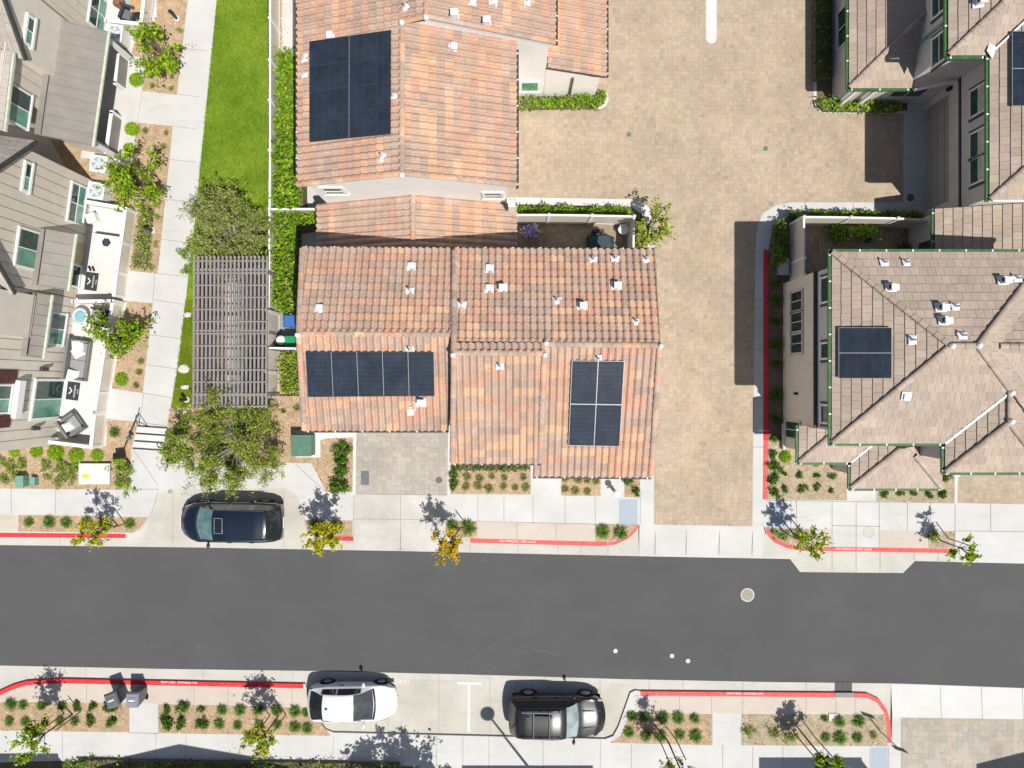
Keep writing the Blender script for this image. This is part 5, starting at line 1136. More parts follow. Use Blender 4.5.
# ------------------------------------------------------------------ turf: blades scattered over the lawns
def grass(polys, n, z0, h, cols):
    V = []; C = []
    for pts in polys:
        P2 = [W(x, y, 0) for x, y in pts]; xs = [p.x for p in P2]; ys = [p.y for p in P2]; k = 0
        while k < n:
            x = rng.uniform(min(xs), max(xs), 4000); y = rng.uniform(min(ys), max(ys), 4000); ins = np.zeros(4000, bool); jj = len(P2) - 1
            for i in range(len(P2)):
                a, c = P2[i], P2[jj]
                if abs(c.y - a.y) > 1e-9: cond = ((a.y > y) != (c.y > y)) & (x < (c.x - a.x) * (y - a.y) / (c.y - a.y) + a.x); ins ^= cond
                jj = i
            x, y = x[ins] + rng.normal(size=ins.sum()) * .025, y[ins] + rng.normal(size=ins.sum()) * .025; m = len(x); az = rng.uniform(0, 6.28, m); ln = rng.uniform(.02, .07, m); hh = h * rng.uniform(.5, 1.2, m); w = .009
            b = np.c_[x, y, np.full(m, z0)]; s = np.c_[np.cos(az), np.sin(az), np.zeros(m)] * w; d = np.c_[-np.sin(az) * ln, np.cos(az) * ln, hh]
            V.append(np.stack([b - s, b + s, b + d + s * .3, b + d - s * .3], 1).reshape(-1, 3)); pn = np.sin(x * 1.7 + y * .6) * .5 + np.sin(y * 2.3 - x) * .5
            C.append(np.array(cols)[np.clip((pn + rng.normal(size=m) * .7 + .7 * np.sin(x * .9 + 1.3 * np.sin(y * .8)) + 1.5).astype(int), 0, len(cols) - 1)] * rng.uniform(.8, 1.2, m)[:, None]); k += m
    V = np.concatenate(V); C = np.concatenate(C); o = add_leaves("lawn_grass", V, C, None, (float(V[0, 0]), float(V[0, 1]), z0)); o["kind"] = "stuff"; return o
g_ = grass([[(219, -20), (270, -20), (269.5, 200), (198, 200), (203, 150), (218, 0)]], 42000, .125, .05, [(.11, .20, .018), (.165, .26, .02), (.22, .31, .028), (.30, .35, .05)]); tag(g_, "mown green grass of the long lawn beside the walkway", "grass")
g_ = grass([[(187, 300), (194, 300), (194, 405), (173, 405), (180, 360)]], 6000, .125, .06, [(.18, .26, .014), (.25, .32, .02), (.30, .36, .03), (.36, .38, .05)]); tag(g_, "patchy grass strip left of the pergola", "grass")
# loose bark chips and stones on the beds
def chips(polys, n):
    V = []; C = []; pal = np.array([(.58, .43, .28), (.40, .26, .15), (.50, .34, .20), (.64, .54, .42), (.26, .17, .10)])
    for pts in polys:
        P2 = [W(x, y, 0) for x, y in pts]; xs = [p.x for p in P2]; ys = [p.y for p in P2]; A = (max(xs) - min(xs)) * (max(ys) - min(ys)); N = int(n * A) + 1
        x = rng.uniform(min(xs), max(xs), N); y = rng.uniform(min(ys), max(ys), N); ins = np.zeros(N, bool); jj = len(P2) - 1
        for i in range(len(P2)):
            a, c = P2[i], P2[jj]
            if abs(c.y - a.y) > 1e-9: ins ^= ((a.y > y) != (c.y > y)) & (x < (c.x - a.x) * (y - a.y) / (c.y - a.y) + a.x)
            jj = i
        p = np.c_[x[ins], y[ins], np.full(ins.sum(), .135)]
        if len(p) == 0: continue
        v, c = leaf_arrays(p, .07, [tuple(q / LEAFK) for q in pal], 1.6, 1.6, .5); v[:, 2] = np.clip(v[:, 2], .129, .17); V.append(v); C.append(c)
    V = np.concatenate(V); C = np.concatenate(C); o = add_leaves("bark_chips", V, C, None, (0, 0, .13)); o["kind"] = "stuff"; o.data.materials[0] = MATS["flat_tile"]; tag(o, "loose bark chips and small stones spread over the planting beds", "bark chips"); return o
chips([p for k, p in BEDS if k in ("mulch", "gravel")], 95)
# ================================================================== FENCES, PERGOLA, YARD THINGS
def fence(label, pts, h=1.8, group="tan vinyl privacy fences", z0=.1, post_every=2.3):
    """pts: pixels along the top edge"""
    t = thing("fence", label, "fence", (W(*pts[0], h).x, W(*pts[0], h).y, z0), group); seen = []
    for a, b2 in zip(pts[:-1], pts[1:]):
        p, q = W(*a, h), W(*b2, h); p.z = q.z = 0; L = (q - p).length
        m = MB(); m.beam(p + Vector((0, 0, (h + z0) / 2)), q + Vector((0, 0, (h + z0) / 2)), .045, h - z0 - .04); m.build("fence_panel", "vinyl", t)
        c = MB(); c.beam(p + Vector((0, 0, h - .02)), q + Vector((0, 0, h - .02)), .09, .06); c.build("rail", "white_trim", t); c = MB(); c.beam(p + Vector((0, 0, z0 + .1)), q + Vector((0, 0, z0 + .1)), .07, .1); c.build("rail", "white_trim", t)
        n = max(1, round(L / post_every))
        for i in range(n + 1):
            x = p.lerp(q, i / n)
            if any((x - k).length < .05 for k in seen): continue
            seen.append(x); ps = MB(); ps.box((x.x, x.y, (h + .06 + z0) / 2), (.13, .13, h + .06 - z0)); ps.lathe((x.x, x.y, h + .06), [(.1, 0), (.1, .02), (.01, .07)], 4); ps.build("post", "white_trim", t)
    return t
fence("white topped fence line between the long lawn and the tall hedge", [(270, -30), (270, 18), (270, 60), (270, 100), (270, 150), (269.5, 209), (269, 262), (268.5, 311)], 1.5)
fence("short white cross fence between the two hedges left of the tiled houses", [(270, 209), (317, 209)], 1.5)
fence("tan fence standing along the lower right edge of the pergola", [(267.8, 311), (267.6, 348), (267, 372), (266.5, 397)], 1.8)
fence("short white fence closing the bin yard beside the solar row house", [(267.6, 348), (297, 348.5)], 1.8)
fence("tan fence round the patio with the purple flowers and dark covered table", [(516, 215), (549, 215), (592, 215.5), (634, 216.5), (633.5, 251)], 1.8)
fence("tan fence round the patio of the grey roofed house", [(804, 275), (804, 258), (804, 217), (851, 217.5), (898, 218.5), (930, 220)], 1.8)

t = thing("pergola", "grey brown slatted pergola between two olive trees beside the tan fence", "pergola", W(231, 330, .12))
zt = 2.75
def pg(px, py, z): return W(px, py, z)
m = MB()
for i in range(19):
    x = 194.2 + i * (267 - 194.2) / 18; m = MB(); m.beam(pg(x + .4, 256, zt), pg(x - .5, 408, zt), .085, .09); m.build("slat", "pergola_wood", t)
m = MB()
for i in range(13): y = 261 + i * 12.1; m = MB(); m.beam(pg(193.5, y, zt + .075), pg(267.5, y, zt + .075), .06, .055); m.build("cross_batten", "pergola_wood", t)
for y in (270, 331, 395): m = MB(); m.beam(pg(194, y, zt - .16), pg(267, y, zt - .16), .1, .2); m.build("beam", "pergola_wood", t)
for px in (198, 262):
    for py in (270, 331, 395): m = MB(); p = pg(px, py, zt - .3); m.box((p.x, p.y, 1.3), (.15, .15, 2.35)); m.build("post", "pergola_wood", t)

def ac(px, py, label, z=.12):
    p = W(px, py, .45); t = thing("air_conditioner", label, "air conditioner", (p.x, p.y, z), "outdoor air conditioner units")
    m = MB(); m.box((p.x, p.y, z + .38), (.78, .78, .72), LROT); m.box((p.x, p.y, z + .755), (.82, .82, .04), LROT); m.build("cabinet", "vent_white", t)
    m = MB(); m.lathe((p.x, p.y, z + .776), [(.33, 0), (.32, .004)], 20); m.build("fan_opening", "fan_grey", t)
    m = MB()
    for k in range(5): a = k * 2 * math.pi / 5; m.box((p.x + .16 * math.cos(a), p.y + .16 * math.sin(a), z + .79), (.26, .12, .012), a + .3)
    m.lathe((p.x, p.y, z + .785), [(.07, 0), (.05, .03)], 10); m.build("fan", "pale_bowl", t)
    m = MB(); [m.beam((p.x - .36, p.y - .3 + .12 * i, z + .81), (p.x + .36, p.y - .3 + .12 * i, z + .81), .008, .008) for i in range(6)]; m.build("grille", "white_trim", t)
ac(101, 193, "white air conditioner with a big fan at the upper wall of the white patio"); ac(103.5, 166.5, "white air conditioner half hidden by the citrus tree leaves"); ac(119, 37, "white air conditioner between the porch roof and the rug patio")

# patios of the left terrace
def seat_box(m, c, sx, sy, z0, z1, rz, mi=0): m.box((c[0], c[1], (z0 + z1) / 2), (sx, sy, z1 - z0), rz, mi)
def sofa(label, name, px, py, L, D_, rz, cush, cat, cm="wicker", seats=1):
    p = W(px, py, .5); t = thing(name, label, cat, (p.x, p.y, .131)); q = Matrix.Rotation(rz, 3, 'Z'); o = Vector((p.x, p.y, 0)); at = lambda a, b2, z: o + q @ Vector((a, b2, 0)) + Vector((0, 0, z))
    m = MB(); m.box(at(0, 0, .28), (D_, L, .2), rz); m.build("frame", cm, t)
    m = MB(); m.box(at(-D_ / 2 + .07, 0, .5), (.13, L, .66), rz); m.build("backrest", cm, t)
    for s in (-1, 1): m = MB(); m.box(at(.03, s * (L / 2 - .06), .42), (D_ - .1, .11, .42), rz); m.build("armrest", cm, t)
    for i in range(seats): m = MB(); w_ = (L - .28) / seats; m.box(at(.05, -L / 2 + .14 + w_ * (i + .5), .44), (D_ - .24, w_ - .02, .14), rz); m.build("seat_cushion", cush, t)
    for sx in (-1, 1):
        for sy in (-1, 1): m = MB(); m.box(at(sx * (D_ / 2 - .08), sy * (L / 2 - .08), .16), (.06, .06, .1), rz); m.build("leg", cm, t)
    return at
at = sofa("long grey wicker sofa against the wall of the lower left patio", "sofa", 77, 360, 2.0, .95, LROT, "cushion", "sofa", seats=2)
def pillow(label, p, rz, s=.5, tilt=.5):
    m = MB(); q = Matrix.Rotation(rz, 3, 'Z') @ Matrix.Rotation(tilt, 3, 'Y'); N = 8; vs = []; 
    for sg in (1, -1):
        for i in range(N + 1):
            for k in range(N + 1):
                a, b2 = i / N * 2 - 1, k / N * 2 - 1; hgt = .085 * max(0, (1 - a * a) * (1 - b2 * b2)) ** .45; sc_ = 1 - .06 * (1 - abs(a)) * (abs(b2)) ; vs.append(Vector(p) + q @ Vector((a * s / 2, b2 * s / 2 * sc_, sg * hgt)))
    fs = []; M_ = (N + 1) ** 2
    for i in range(N):
        for k in range(N): a = i * (N + 1) + k; fs += [(a, a + N + 1, a + N + 2, a + 1), (M_ + a, M_ + a + 1, M_ + a + N + 2, M_ + a + N + 1)]
    m.add(vs, fs); tag(m.build("pillow", "white_cushion", None, True), label, "pillow", "white pillows on the patio seats")
pillow("white pillow at the top end of the grey sofa", at(.02, .72, .64), LROT + .2); pillow("tilted white pillow, second from the top on the grey sofa", at(.08, .38, .63), LROT + .75); pillow("white pillow at the bottom end of the grey sofa", at(-.02, -.75, .64), LROT - .1)
at = sofa("grey wicker armchair turned towards the patio corner", "armchair", 71.5, 425, .95, .9, R(35), "cushion", "armchair"); pillow("white pillow leaning in the turned grey armchair", at(-.1, .0, .62), R(35), .46, .6)
at = sofa("dark grey lounge chair beside the turquoise fire bowl", "armchair", 98.5, 317, .85, .9, R(165), "cushion", "armchair", "charcoal"); pillow("striped pale pillow on the dark grey lounge chair", at(-.05, 0, .6), R(170), .44, .5)
p = W(80.5, 316, .5); t = thing("fire_bowl", "round pale fire bowl table filled with turquoise glass", "fire bowl", (p.x, p.y, .131)); m = MB(); m.lathe((p.x, p.y, .13), [(.28, 0), (.33, .2), (.40, .4), (.41, .45), (.28, .45), (.27, .42)], 24); m.build("bowl", "pale_bowl", t, True); m = MB(); m.lathe((p.x, p.y, .56), [(.26, 0), (.24, .02), (.1, .05)], 20); m.build("glass_filling", "turquoise", t)
def doormat(px, py, w, h, label):
    p = W(px, py, .14); t = thing("doormat", label, "doormat", (p.x, p.y, .133), "dark doormats with white lettering"); m = MB(); m.box((p.x, p.y, .142), (w, h, .016), LROT); m.build("mat", "mat_dark", t)
    for s_, dx, sz in (("welcome", .1, .17), ("home", .24, .1)):
        o = text_mesh("lettering", s_, px, py, .152, sz, "white_paint", LROT - math.pi / 2, 1.0, t); o.parent = t; o.location = (dx * math.cos(LROT), dx * math.sin(LROT), .0205)
    c = Vector((p.x, p.y, .152)) - LN * .14; m = MB(); m.beam(c - LD * .16 - LN * .05, c + LN * .09, .05, .003); m.beam(c + LD * .16 - LN * .05, c + LN * .09, .05, .003); m.build("emblem", "white_paint", t)
doormat(91.5, 281.5, .62, .9, "dark doormat with a white roof emblem on the white patio"); doormat(73, 391, .62, .9, "dark doormat with a white roof emblem beside the sliding door")
for k, (px, py) in enumerate(((90, 268.5), (93.5, 268.8))):
    p = W(px, py, .15); m = MB(); m.box((p.x, p.y, .15), (.09, .26, .04), R(20)); m.box((p.x - .02, p.y + .06, .185), (.09, .12, .04), R(20)); tag(m.build("slipper", "black"), ("left" if k == 0 else "right") + " dark slipper on the white patio above the doormat", "slipper")
# white storage bench and its dark medallion
p = W(108, 243, .3); t = thing("patio_table", "low white patio table with a dark round medallion on its top", "table", (p.x, p.y, .131)); m = MB(); m.box((p.x, p.y, .42), (1.25, .72, .07), LROT); m.build("table_top", "white_trim", t)
m = MB(); m.box((p.x, p.y + .40, .30), (1.15, .05, .3), LROT); m.build("panel", "charcoal", t)
for s, t_ in ((-1, -1), (-1, 1), (1, -1), (1, 1)): m = MB(); c = Vector((p.x, p.y, .27)) + LN * (.55 * s) + LD * (.3 * t_); m.box(c, (.06, .06, .28), LROT); m.build("leg", "white_trim", t)
m = MB(); m.lathe((p.x, p.y, .456), [(.21, 0), (.2, .012)], 12); [m.lathe((p.x + .17 * math.cos(k), p.y + .17 * math.sin(k), .456), [(.06, 0), (.05, .014)], 8) for k in range(0, 7)]; m.build("medallion", "charcoal", t)
for k, (px, py, l) in enumerate(((94, 219, "white cube stool at the wall end of the white patio"), (121, 218, "white cube stool at the outer corner of the white patio"))):
    p = W(px, py, .3); m = MB(); m.box((p.x, p.y, .35), (.42, .42, .42), LROT + .5 * (1 - k)); m.box((p.x, p.y, .575), (.45, .45, .04), LROT + .5 * (1 - k)); tag(m.build("stool", "white_trim"), l, "stool", "white cube stools")
m = MB(); m.box((*W(139, 2, .14).xy, .14), (1.5, 2.6, .018), LROT); tag(m.build("rug", "rug_blue"), "grey blue outdoor rug on the top left patio", "rug")
p = W(138, 3, .7); t = thing("table", "small wooden table on the grey blue rug", "table", (p.x, p.y, .15)); m = MB(); m.box((p.x, p.y, .72), (.75, .9, .05), LROT + .2); m.build("table_top", "wood_table", t)
for s in (-1, 1):
    for u in (-1, 1): m = MB(); m.box((p.x + .3 * s, p.y + .36 * u, .43), (.05, .05, .55)); m.build("leg", "wood_table", t)
at = sofa("dark metal patio chair on the grey blue rug", "patio_chair", 128, 14, .75, .7, R(250), "grey_plastic", "chair", "charcoal")
p = W(118, 2, .5); m = MB(); m.lathe((p.x, p.y, .13), [(.2, 0), (.27, .3), (.28, .36), (.22, .36), (.2, .3)], 14); tag(m.build("planter_pot", "rust", None, True), "rust brown round pot beside the wooden patio table", "pot")

# bins, boxes and covers
def wheelie(name, label, px, py, body, lid, rz, h=1.05, mark=True, group="wheeled bins", z=.12):
    p = W(px, py, 0); t = thing(name, label, "bin", (p.x, p.y, z), group); q = Matrix.Rotation(rz, 3, 'Z'); at = lambda a, b2, c: Vector((p.x, p.y, z + c)) + q @ Vector((a, b2, 0))
    m = MB(); lo = [at(a * .22, b2 * .24, .06) for a, b2 in ((-1, -1), (1, -1), (1, 1), (-1, 1))]; hi = [at(a * .28, b2 * .33, h - .08) for a, b2 in ((-1, -1), (1, -1), (1, 1), (-1, 1))]
    m.add(lo + hi, [(3, 2, 1, 0), (4, 5, 6, 7), (0, 1, 5, 4), (1, 2, 6, 5), (2, 3, 7, 6), (3, 0, 4, 7)]); m.build("body", body, t)
    m = MB(); ev = [(-.31, h - .06), (.31, h - .06)]; a = [at(-.31, -.37, h - .07), at(.31, -.37, h - .07), at(.31, .36, h - .05), at(-.31, .36, h - .05), at(-.26, -.3, h + .03), at(.26, -.3, h + .03), at(.26, .28, h + .05), at(-.26, .28, h + .05)]
    m.add(a, [(3, 2, 1, 0), (4, 5, 6, 7), (0, 1, 5, 4), (1, 2, 6, 5), (2, 3, 7, 6), (3, 0, 4, 7)]); 
    for k in (-.12, .1): m.beam(at(-.2, k, h + .048), at(.2, k, h + .048), .06, .02)
    ld = m.build("lid", lid, t)
    if mark: m = MB(); m.beam(at(-.14, .0, h + .06), at(.14, .0, h + .06), .07, .006); m.build("label", "white_paint", ld)
    if mark: m = MB(); m.beam(at(.285, -.0, .62), at(.285, .2, .62), .01, .16); m.build("label", "white_paint", t)
    m = MB(); m.tube(at(-.26, .37, h - .1), at(.26, .37, h - .1), .022); m.build("handle", body, t)
    for s in (-1, 1): m = MB(); m.tube(at(s * .2, .26, .1), at(s * .26, .26, .1), .11, n=14); m.build("wheel", "rubber", t)
wheelie("wheelie_bin", "dark grey wheelie bin turned slightly at the kerb by the red line", 124.8, 690, "grey_plastic", "grey_plastic", R(200)); wheelie("wheelie_bin", "lavender grey lidded wheelie bin standing on the narrow path at the kerb", 144.5, 690, "grey_plastic", "lavender_grey", R(180))
wheelie("recycling_bin", "blue recycling bin in the narrow yard beside the solar row house", 298, 323, "blue_plastic", "blue_plastic", R(90), mark=False); wheelie("organics_bin", "green lidded bin behind the short white yard fence", 299, 343, "green_plastic", "green_plastic", R(90), mark=False)
p = W(284.5, 341, .5); m = MB(); m.lathe((p.x, p.y, .13), [(.15, 0), (.2, .1), (.2, .85), (.24, .88), (.24, .92), (.1, .98)], 18); o = m.build("water_drum", "black", None, True); tag(o, "black drum with a white round lid in the narrow bin yard", "drum"); m = MB(); m.lathe((p.x, p.y, .13), [(.235, .93), (.2, .99), (.05, 1.02)], 18); m.build("lid", "white_trim", o, True)
def ubox(name, label, px, py, w, d, h, mat, pad=None, lid=True):
    p = W(px, py, 0); t = thing(name, label, "utility box", (p.x, p.y, .127), "utility boxes")
    if pad: m = MB(); m.box((p.x + pad[2], p.y + pad[3], .16), (pad[0], pad[1], .1)); m.build("pad", "white_concrete", t)
    m = MB(); m.add([(p.x + a * w / 2, p.y + b2 * d / 2, .14) for a, b2 in ((-1, -1), (1, -1), (1, 1), (-1, 1))] + [(p.x + a * w / 2 * .98, p.y + b2 * d / 2 * .97, h) for a, b2 in ((-1, -1), (1, -1), (1, 1), (-1, 1))], [(4, 5, 6, 7), (0, 1, 5, 4), (1, 2, 6, 5), (2, 3, 7, 6), (3, 0, 4, 7)]); m.build("cabinet", mat, t)
    if lid:
        m = MB(); m.box((p.x, p.y, h + .02), (w * 1.03, d * 1.03, .05)); m.build("lid", mat, t)
    return t, p
t, p = ubox("transformer", "dark green electric transformer on a white pad under the solar row house", 307, 444, .95, 1.0, .95, "transformer_green", (1.25, 1.3, .1, 0))
m = MB(); m.box((p.x, p.y - .2, .985), (.9, .015, .012)); m.build("seam", "dark_trim", t)
ubox("utility_pedestal", "small teal utility box in the lower left planting bed", 27.5, 480, .37, .55, .55, "teal_box"); ubox("utility_pedestal", "smaller teal utility box right beside the other teal box", 38, 480.5, .27, .42, .4, "teal_box")
t, p = ubox("utility_vault", "large pale square utility lid with a yellow label near the lower left shrubs", 98.5, 473, 1.5, 1.0, .32, "white_concrete"); m = MB(); m.box((p.x - .42, p.y - .12, .368), (.32, .2, .01)); m.build("warning_label", "yellow_label", t)
t, p = ubox("utility_box", "light grey utility box in the shaded strip beside the red side kerb", 780.5, 268, .5, .8, .4, "metal_grey")
m = MB(); m.box((*W(833, 717, .14).xy, .15), (.42, .36, .05)); tag(m.build("valve_cover", "white_concrete"), "small square white cover in the gravel bed near the storm drain", "cover")
def cover(label, px, py, r, z, mat, name="manhole_cover"):
    p = W(px, py, z); m = MB(); m.lathe((p.x, p.y, z), [(r, 0), (r, .008), (r * .86, .01), (r * .85, .006), (r * .1, .007)], 24); tag(m.build(name, mat), label, "cover")
cover("pale rust ringed manhole cover in the asphalt below the grey roofed house", 747.5, 595, .285, .002, "manhole_iron"); m = MB(); p = W(747.5, 595, .0); m.lathe((p.x, p.y, .001), [(.345, 0), (.34, .003)], 24); tag(m.build("manhole_collar", "gutter_concrete"), "pale round collar around the manhole cover in the asphalt", "collar")
cover("round grey cover set in the sidewalk by the right red kerb", 869, 532.5, .3, .122, "bay_concrete"); cover("small dark round cover on the right edge of the grey driveway", 439, 480, .165, .126, "dark_iron"); cover("dark round cover on the shaded concrete strip by the garage", 910.5, 197.5, .19, .128, "dark_iron"); cover("small grey round cover in the concrete under the garage eave at the right", 958, 474, .15, .132, "metal_grey"); cover("small round cover in the concrete parking bay above the blue van", 170, 491.5, .11, .013, "metal_grey")
m = MB(); m.box((*W(365, 478, .13).xy, .131), (.4, .68, .014)); tag(m.build("meter_cover", "grey_plastic"), "dark grey rectangular meter cover in the grey driveway", "cover")
for px, py, l in ((629, 134.5, "upper left"), (765.5, 148.5, "lower right")):
    m = MB(); m.box((*W(px, py, .13).xy, .13), (.2, .2, .014)); tag(m.build("drain_grate", "transformer_green"), f"small square green drain grate, the {l} of two in the paved court", "drain")
for px, py, l in ((615.5, 651, "left"), (672, 656, "middle"), (688, 661, "right")):
    p = W(px, py, .01); m = MB(); m.lathe((p.x, p.y, .001), [(.11, 0), (.1, .014), (.04, .02)], 14); tag(m.build("survey_marker", "white_paint"), f"{l} one of three white round markers on the asphalt", "marker")
# storm drain
m = MB(); p0 = W(843.5, 686.5, .02); [m.box((p0.x - .4 + .062 * i, p0.y, .022), (.026, .42, .02)) for i in range(14)]; m.box((p0.x, p0.y, .012), (.86, .46, .008)); m.build
t = thing("storm_drain", "iron storm drain grate cut into the kerb at the lower right", "drain", (p0.x, p0.y, .01)); g = MB(); g.box((p0.x, p0.y, .0125), (.86, .46, .008)); g.build("pit", "black", t); g = MB(); [g.box((p0.x - .4 + .062 * i, p0.y, .024), (.026, .43, .018)) for i in range(14)]; g.build("grate", "dark_iron", t); g = MB(); g.box((p0.x, p0.y - .36, .1), (.88, .2, .09)); g.build("hood", "dark_concrete", t); g = MB(); g.box((p0.x, p0.y - .255, .06), (.84, .02, .06)); g.build("throat", "black", t)
# street sign
p = W(878.5, 729.5, 0); t = thing("street_sign", "thin post with a dark sign plate at the lower right kerb corner", "sign", (p.x, p.y, .127)); m = MB(); m.tube((p.x, p.y, .1), (p.x, p.y, 2.1), .03); m.build("post", "metal_grey", t); m = MB(); m.box((p.x, p.y + .02, 1.95), (.62, .03, .42), R(-18)); m.build("sign_plate", "dark_trim", t)
# lamp post, its head and base just below the frame
p = W(540, 780.5, 0); t = thing("street_lamp", "lamp post below the photo edge, its shadow lying left of the black SUV", "street lamp", (p.x, p.y, .12)); m = MB(); m.tube((p.x, p.y, .1), (p.x, p.y, 7.6), .075, .05, 12); m.lathe((p.x, p.y, .1), [(.2, 0), (.2, .25), (.1, .4)], 14); m.build("post", "dark_trim", t); m = MB(); m.lathe((p.x, p.y, 7.6), [(.06, 0), (.12, .15), (.34, .32), (.36, .38), (.2, .52), (.05, .6)], 20); m.build("lamp_head", "dark_trim", t, True)
# bollard lights
def bollard(px, py, label, h=.75, r=.075):
    p = W(px, py, 0); t = thing("bollard_light", label, "bollard light", (p.x, p.y, .127), "garden bollard lights"); m = MB(); m.lathe((p.x, p.y, .1), [(r * 2, 0), (r * 2, .06), (r * 1.8, .08)], 14); m.build("base", "white_concrete", t); m = MB(); m.tube((p.x, p.y, .15), (p.x, p.y, h), r, n=12); m.build("post", "charcoal", t); m = MB(); m.lathe((p.x, p.y, h), [(r, 0), (r * 1.25, .03), (r * 1.2, .1), (r * .4, .14)], 14); m.build("head", "black", t)
bollard(178, 20, "black bollard light with a pale base beside the top left walkway"); bollard(153.5, 231, "black bollard light with a pale base beside the white patio's hedge strip"); bollard(188, 399.5, "black bollard light with a pale base at the pergola's lower left", .7)
p = W(614, 490.5, 0); t = thing("bollard_light", "pale topped bollard light on the small path under the wide tiled house", "bollard light", (p.x, p.y, .127), "garden bollard lights"); m = MB(); m.tube((p.x, p.y, .12), (p.x, p.y, 1.0), .08, n=12); m.build("post", "metal_grey", t); m = MB(); m.lathe((p.x, p.y, 1.0), [(.1, 0), (.16, .04), (.15, .12), (.05, .17)], 14); m.tube((p.x - .12, p.y - .18, .9), (p.x + .2, p.y - .1, .95), .03); m.build("head", "white_trim", t)
# black metal pole with a lantern by the steps
t = thing("garden_pole", "thin black leaning pole with a lantern and box beside the steps", "pole", W(122, 459, .127)); a, c = W(121, 456, .5), W(135.5, 420, .9); m = MB(); m.tube(a, c, .035); m.tube(a, (a.x + .25, a.y - .35, .13), .03); m.build("pole", "black", t)
m = MB(); m.box((a.x - .1, a.y + .02, .5), (.42, .3, .3), R(5)); m.build("box", "black", t); m = MB(); [m.tube(c, (c.x + dx, c.y + dy, .13), .02) for dx, dy in ((.2, -.35), (-.2, -.45))]; m.tube((c.x + .2, c.y - .35, .15), (c.x - .2, c.y - .45, .15), .02); m.tube(c, (c.x + .06, c.y + .25, .95), .025); m.build("stand", "charcoal", t); q = a.lerp(c, .5); m = MB(); m.lathe((q.x, q.y, .45), [(.05, 0), (.1, .08), (.1, .28), (.03, .34)], 8); m.build("lantern", "transformer_green", t)
# rocks
for px, py, r, l in ((185, 369, 6, "flat pale rock in the grass strip left of the pergola"), (189, 315, 4, "pale flat stone at the pergola's left edge"), (187, 413, 5, "pale rock under the olive tree at the pergola's lower left"), (180, 441, 4, "pale rock beside the lower olive tree's left edge"), (186, 387, 4, "pale rock between the pergola and the grass strip")):
    p = W(px, py, 0); m = MB(); prof = [(r * .05, 0), (r * .052, .05), (r * .04, .13), (r * .015, .16)]; m.lathe((p.x, p.y, .11), prof, 9, 0, 1, .75); m.v = [(x + rng.normal() * .02, y + rng.normal() * .02, z) for x, y, z in m.v]; tag(m.build("rock", "rock"), l, "rock", "garden rocks")
# patio of the wide tiled house
p = W(531, 232, .5); t = thing("flower_pot", "pot of purple flowers in the fenced shady patio", "flowers", (p.x, p.y, .13)); m = MB(); m.lathe((p.x, p.y, .13), [(.2, 0), (.27, .3), (.24, .32)], 14); m.build("pot", "charcoal", t)
a = rng.normal(size=(200, 3)) * np.array([.2, .14, .09]) + np.array([p.x, p.y, .72]); v, c = leaf_arrays(a, .13, [tuple(np.array(c_) / LEAFK) for c_ in ((.42, .28, .75), (.55, .45, .85), (.32, .22, .65), (.65, .6, .8))], 1, 1.3); add_leaves("blossom", v, c, t); a = rng.normal(size=(160, 3)) * np.array([.2, .16, .12]) + np.array([p.x, p.y, .52]); v, c = leaf_arrays(a, .14, G_LOM, 1, 2); add_leaves("leaves", v, c, t)
p = W(600.5, 243, .75); t = thing("patio_table", "patio table under a dark blue green cover in the fenced patio", "table", (p.x, p.y, .13)); m = MB(); m.add([(p.x - .62, p.y - .5, .13), (p.x + .75, p.y - .5, .13), (p.x + .75, p.y + .42, .13), (p.x - .62, p.y + .42, .13), (p.x - .55, p.y - .45, .78), (p.x + .62, p.y - .45, .78), (p.x + .45, p.y + .36, .78), (p.x - .55, p.y + .36, .78)], [(4, 5, 6, 7), (0, 1, 5, 4), (1, 2, 6, 5), (2, 3, 7, 6), (3, 0, 4, 7)]); m.build("cover", "navy_cover", t)
at = sofa("dark metal chair behind the covered patio table", "patio_chair", 597.5, 236, .55, .55, R(270), "grey_plastic", "chair", "charcoal")
p = W(623, 230, .5); t = thing("side_table", "round white side table in the corner of the fenced patio", "table", (p.x, p.y, .13)); m = MB(); m.lathe((p.x, p.y, .62), [(.1, -.02), (.26, 0), (.26, .04), (.25, .05)], 22); m.build("table_top", "white_trim", t); m = MB(); m.tube((p.x, p.y, .13), (p.x, p.y, .62), .05, n=10); m.lathe((p.x, p.y, .13), [(.2, 0), (.18, .03)], 14); m.build("pedestal", "charcoal", t)
m = MB(); p = W(645.5, 245.5, .5); m.lathe((p.x, p.y, .35), [(.02, 0), (.1, .06), (.13, .16), (.06, .2)], 9); o = m.build("bird_of_paradise_flower", "orange_flower"); tag(o, "small orange flower head under the leafy tree at the patio corner", "flower")
